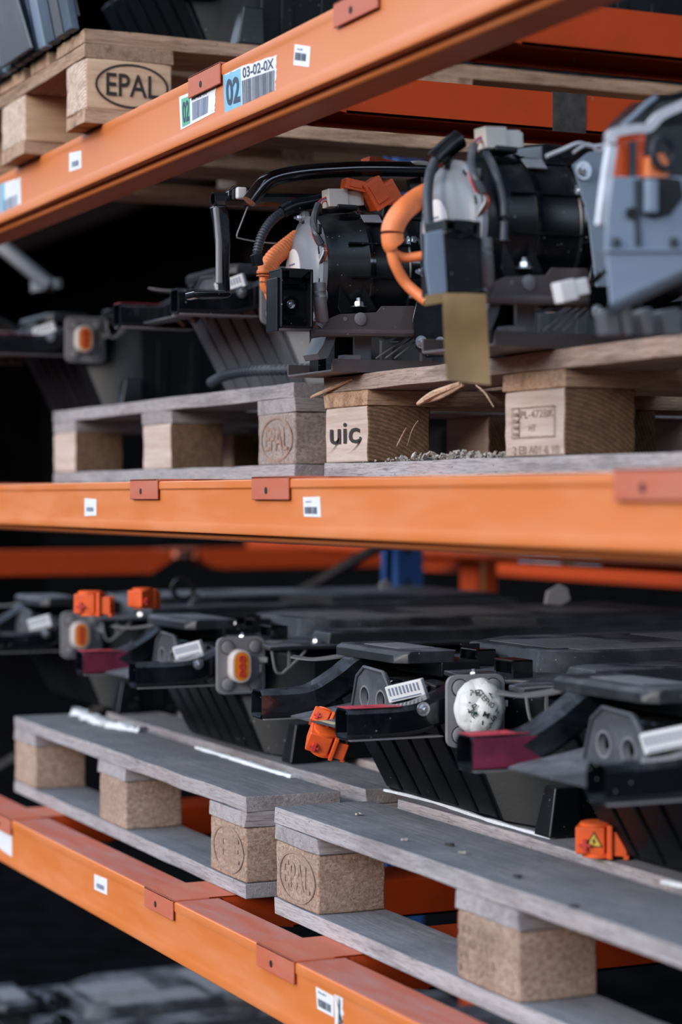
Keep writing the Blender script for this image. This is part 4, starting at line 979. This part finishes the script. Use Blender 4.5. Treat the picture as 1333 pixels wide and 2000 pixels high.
def plug(loc, rz, s, label, cat='plug', warn=False, tilt=(0, 0)):
    o = thing('service_plug', (0, 0, 0), label, cat)
    b = MB().bb((-.028, -.016, .004), (.002, .016, .032)).build('plug_body', 'org', o, bevel=.002)
    MB().lathe((-.006, 0, .001), (0, 0, 1), [(.017, 0), (.017, .004), (.015, .005)], 20).lathe((-.008, 0, .032), (0, 0, 1), [(.017, 0), (.017, .003), (.014, .004)], 20).build_each(2, 'rim', 'org', b, smooth=True)
    MB().bb((.004, -.018, .0), (.010, .018, .034)).bb((.010, -.014, .003), (.024, -.010, .028)).bb((.010, .010, .003), (.024, .014, .028)).bb((.020, -.013, -.0005), (.026, .013, .005)).build('locking_frame', 'org', o, bevel=.0015)
    MB().bb((.0095, -.010, .008), (.020, .010, .026)).build('green_lock', 'green', o, bevel=.002)
    MB().box((-.018, -.018, .014), (.004, .005, .012)).box((-.018, -.018, .014), (.012, .004, .003)).build('latch', 'redp', b)
    if warn:
        f = lambda r, y: [V((-.009+r*math.sin(a), y, .0175+r*math.cos(a))) for a in (0, 2.0944, 4.18879)]
        w = MB().prism(f(.0105, -.0162), (0, -.0003, 0)).build('warning_border', 'ink', b); MB().prism(f(.008, -.0165), (0, -.0003, 0)).build('warning_triangle', 'yellow', w)
        MB().prism([(-.0075, -.0170, .0225), (-.0115, -.0170, .0175), (-.0090, -.0170, .0175), (-.0100, -.0170, .0135), (-.0065, -.0170, .0185), (-.0088, -.0170, .0185)], (0, -.0002, 0)).build('lightning_mark', 'ink', w)
    o.location = loc; o.rotation_euler = (tilt[0], tilt[1], rz); o.scale = (s, s, s)
    return o
pz = DB
plug(P(1187, 1672, Z=pz+.001)+V((0.004, -.006, 0)), math.radians(52), 1.15, 'orange plug with a warning triangle lying on the near pallet deck', warn=True)
plug(P(636, 1445, Y=1.17)+V((0, 0, -.016)), math.radians(70), 1.05, 'orange plug hanging from the gusset between the near pack arms', tilt=(.5, .3))
plug(P(636, 1445, Y=1.17)+V((0.004, -.006, .014)), math.radians(60), .75, 'small orange plug half above the plug hanging at the near pack', tilt=(-.5, .4))
plug(P(187, 1178, Z=CZ-.18)-V((0, 0, .022)), math.radians(60), 1.2, 'orange plug lying on the far left pack, larger one')
plug(P(240, 1165, Z=CZ-.17)-V((-.03, -.03, .020)), math.radians(120), 1.0, 'reddish orange plug at the right of a pair on the far left pack')
# lifting eye
p = P(355, 1150, Y=1.52)
e = thing('lifting_eye', p-V((0, 0, .03)), 'black ring eye standing on the far left battery pack', 'ring')
MB().ring(p+V((.01, 0, 0)), (1, -.4, 0), .026, .0155, .012, 28).build('eye_ring', 'blkm', e, bevel=.002)
MB().tube(smoothpath([P(315, 1188, Y=1.5), P(345, 1196, Y=1.5), P(372, 1185, Y=1.5), P(386, 1165, Y=1.5)], 6), .008, 8).build('curved_strap', 'graytray', e, smooth=True)
def scrap(px, py, w, h, label, mat='white', nm='plastic_scrap'):
    c = P(px, py+12, Z=DB+.2165)+V((0, 0, h/2)); rr = random.Random(px)
    m = MB(); a = [c+V((rr.uniform(-.002, .002), (u-.5)*w, (v-.5)*h)) for u, v in ((0, .1), (.6, 0), (1, .25), (.9, .8), (.55, 1), (.1, .7))]
    m.prism(a, (.008, 0, .002)); tag(m.build(nm, mat, bevel=.001), label, 'scrap')
scrap(1087, 1172, .052, .040, 'white plastic scrap on a far pack under the middle beam', 'paper')
scrap(750, 1141, .022, .024, 'small cream scrap in the dark behind the packs', 'cream')

# foam edging under the packs
def foam(path, r, label, lump=0):
    pts = smoothpath(path, 8); rr = random.Random(len(label))
    w = [r*(.6+.7*rr.random()) for _ in pts]
    if lump: pts = [p+V((rr.uniform(-lump, lump), rr.uniform(-lump, lump), 0)) for p in pts]; w = [r*rr.uniform(.3, 1.9) for _ in pts]
    m = MB().sweep(pts, lambda k: [(-w[k]*2, -.001), (w[k]*2, -.001), (w[k]*1.4, w[k]), (-w[k]*1.2, w[k]*.8)])
    tag(m.build('foam_strip', 'foam', smooth=True), label, 'foam')
for k, (px, py, a) in enumerate(((878, 1650, .5), (905, 1665, 1.2), (1010, 1712, .2), (700, 1590, 2.), (1120, 1770, .9), (790, 1640, 1.5))):
    c = P(px, py, Z=DB+.002); m = MB().box(c, (.012-.001*k, .003, .0025), (0, .1, a)).box(c+V((.003, .002, .001)), (.006, .0025, .002), (.2, 0, a+1.1))
    tag(m.build('bark_chip', 'debris' if k % 2 else 'darkpatch'), 'small dark bark chip on the deck of the near bottom pallet', 'chip', 'bark chips on the near pallet deck')
zf = DB+.0015
foam([P(752, 1543, Z=zf), P(850, 1567, Z=zf), P(960, 1603, Z=zf), P(1080, 1637, Z=zf)], .0024, 'white foam edge under the near battery pack')
foam([P(385, 1460, Z=zf), P(450, 1480, Z=zf), P(520, 1502, Z=zf), P(575, 1518, Z=zf)], .0035, 'white foam edge under the pack on the left pallet')
foam([P(148, 1390, Z=zf), P(175, 1400, Z=zf), P(200, 1412, Z=zf), P(225, 1418, Z=zf), P(275, 1428, Z=zf)], .006, 'thick crumbled foam lump on the left pallet deck', .006)
foam([P(1296, 1722, Z=zf), P(1333, 1730, Z=zf), P(1380, 1742, Z=zf)], .003, 'white foam bit at the right edge of the near pallet')

# ------------------------------------------------------------------ behind: second rack with labelled beam, far bars, pallet stack
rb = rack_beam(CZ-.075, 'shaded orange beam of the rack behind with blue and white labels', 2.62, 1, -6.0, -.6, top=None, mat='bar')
def lq(px4): return [P(a, b, Y=2.6215) for a, b in px4]
for px4, mt in (([(1015, 1098), (1045, 1099), (1045, 1078), (1015, 1076)], 'paperb'), ([(1045, 1099), (1098, 1103), (1098, 1080), (1045, 1078)], 'paper'), ([(1106, 1102), (1124, 1103), (1124, 1083), (1106, 1082)], 'paperg'), ([(1124, 1103), (1176, 1106), (1176, 1085), (1124, 1083)], 'paper')):
    MB().prism(lq(px4), (0, -.0003, 0)).build('location_label', mt, rb)
up = thing('rack_post', (P(935, 1120, Y=2.75).x, 2.75, 0), 'orange upright post behind the bottom packs, right of the blue upright', 'rack upright')
xu = up.location.x
MB().bb((xu-.05, 2.72, 0), (xu+.05, 2.78, 2.6)).build('post', 'bar', up); MB().bb((xu+.05, 2.73, .3), (xu+.0505, 2.745, 2.4)).build('post_groove', 'beam', up)
bar(-6.0, CZ-.16, 'orange support bar far in the dark at the left under the middle beam', y0=1.03, y1=2.25, h=.07)
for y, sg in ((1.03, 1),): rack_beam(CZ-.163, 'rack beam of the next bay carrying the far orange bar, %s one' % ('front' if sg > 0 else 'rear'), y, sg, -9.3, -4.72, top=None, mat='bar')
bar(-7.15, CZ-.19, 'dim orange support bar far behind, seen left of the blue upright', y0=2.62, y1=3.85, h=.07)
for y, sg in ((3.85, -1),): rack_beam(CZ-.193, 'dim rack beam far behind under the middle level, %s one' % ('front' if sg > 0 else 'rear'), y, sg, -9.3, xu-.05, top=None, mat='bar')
for y, sg in ((2.62, 1), (3.85, -1)): rack_beam(CZ+1.165, 'dark rack beam under the far pallet stack, %s one' % ('front' if sg > 0 else 'rear'), y, sg, -9.3, xu-.05, top=None, mat='shadebeam')
for k, lab in enumerate(('lower', 'upper')):
    pallet((-7.1-.4, 3.25, CZ+1.168+k*.1475), math.pi/2, 'brown blurred pallet far behind the blowers, %s of two stacked' % lab, deck='wt', strg='wb', bottom='wt', blocks='solidt', group='pallets stacked far behind')
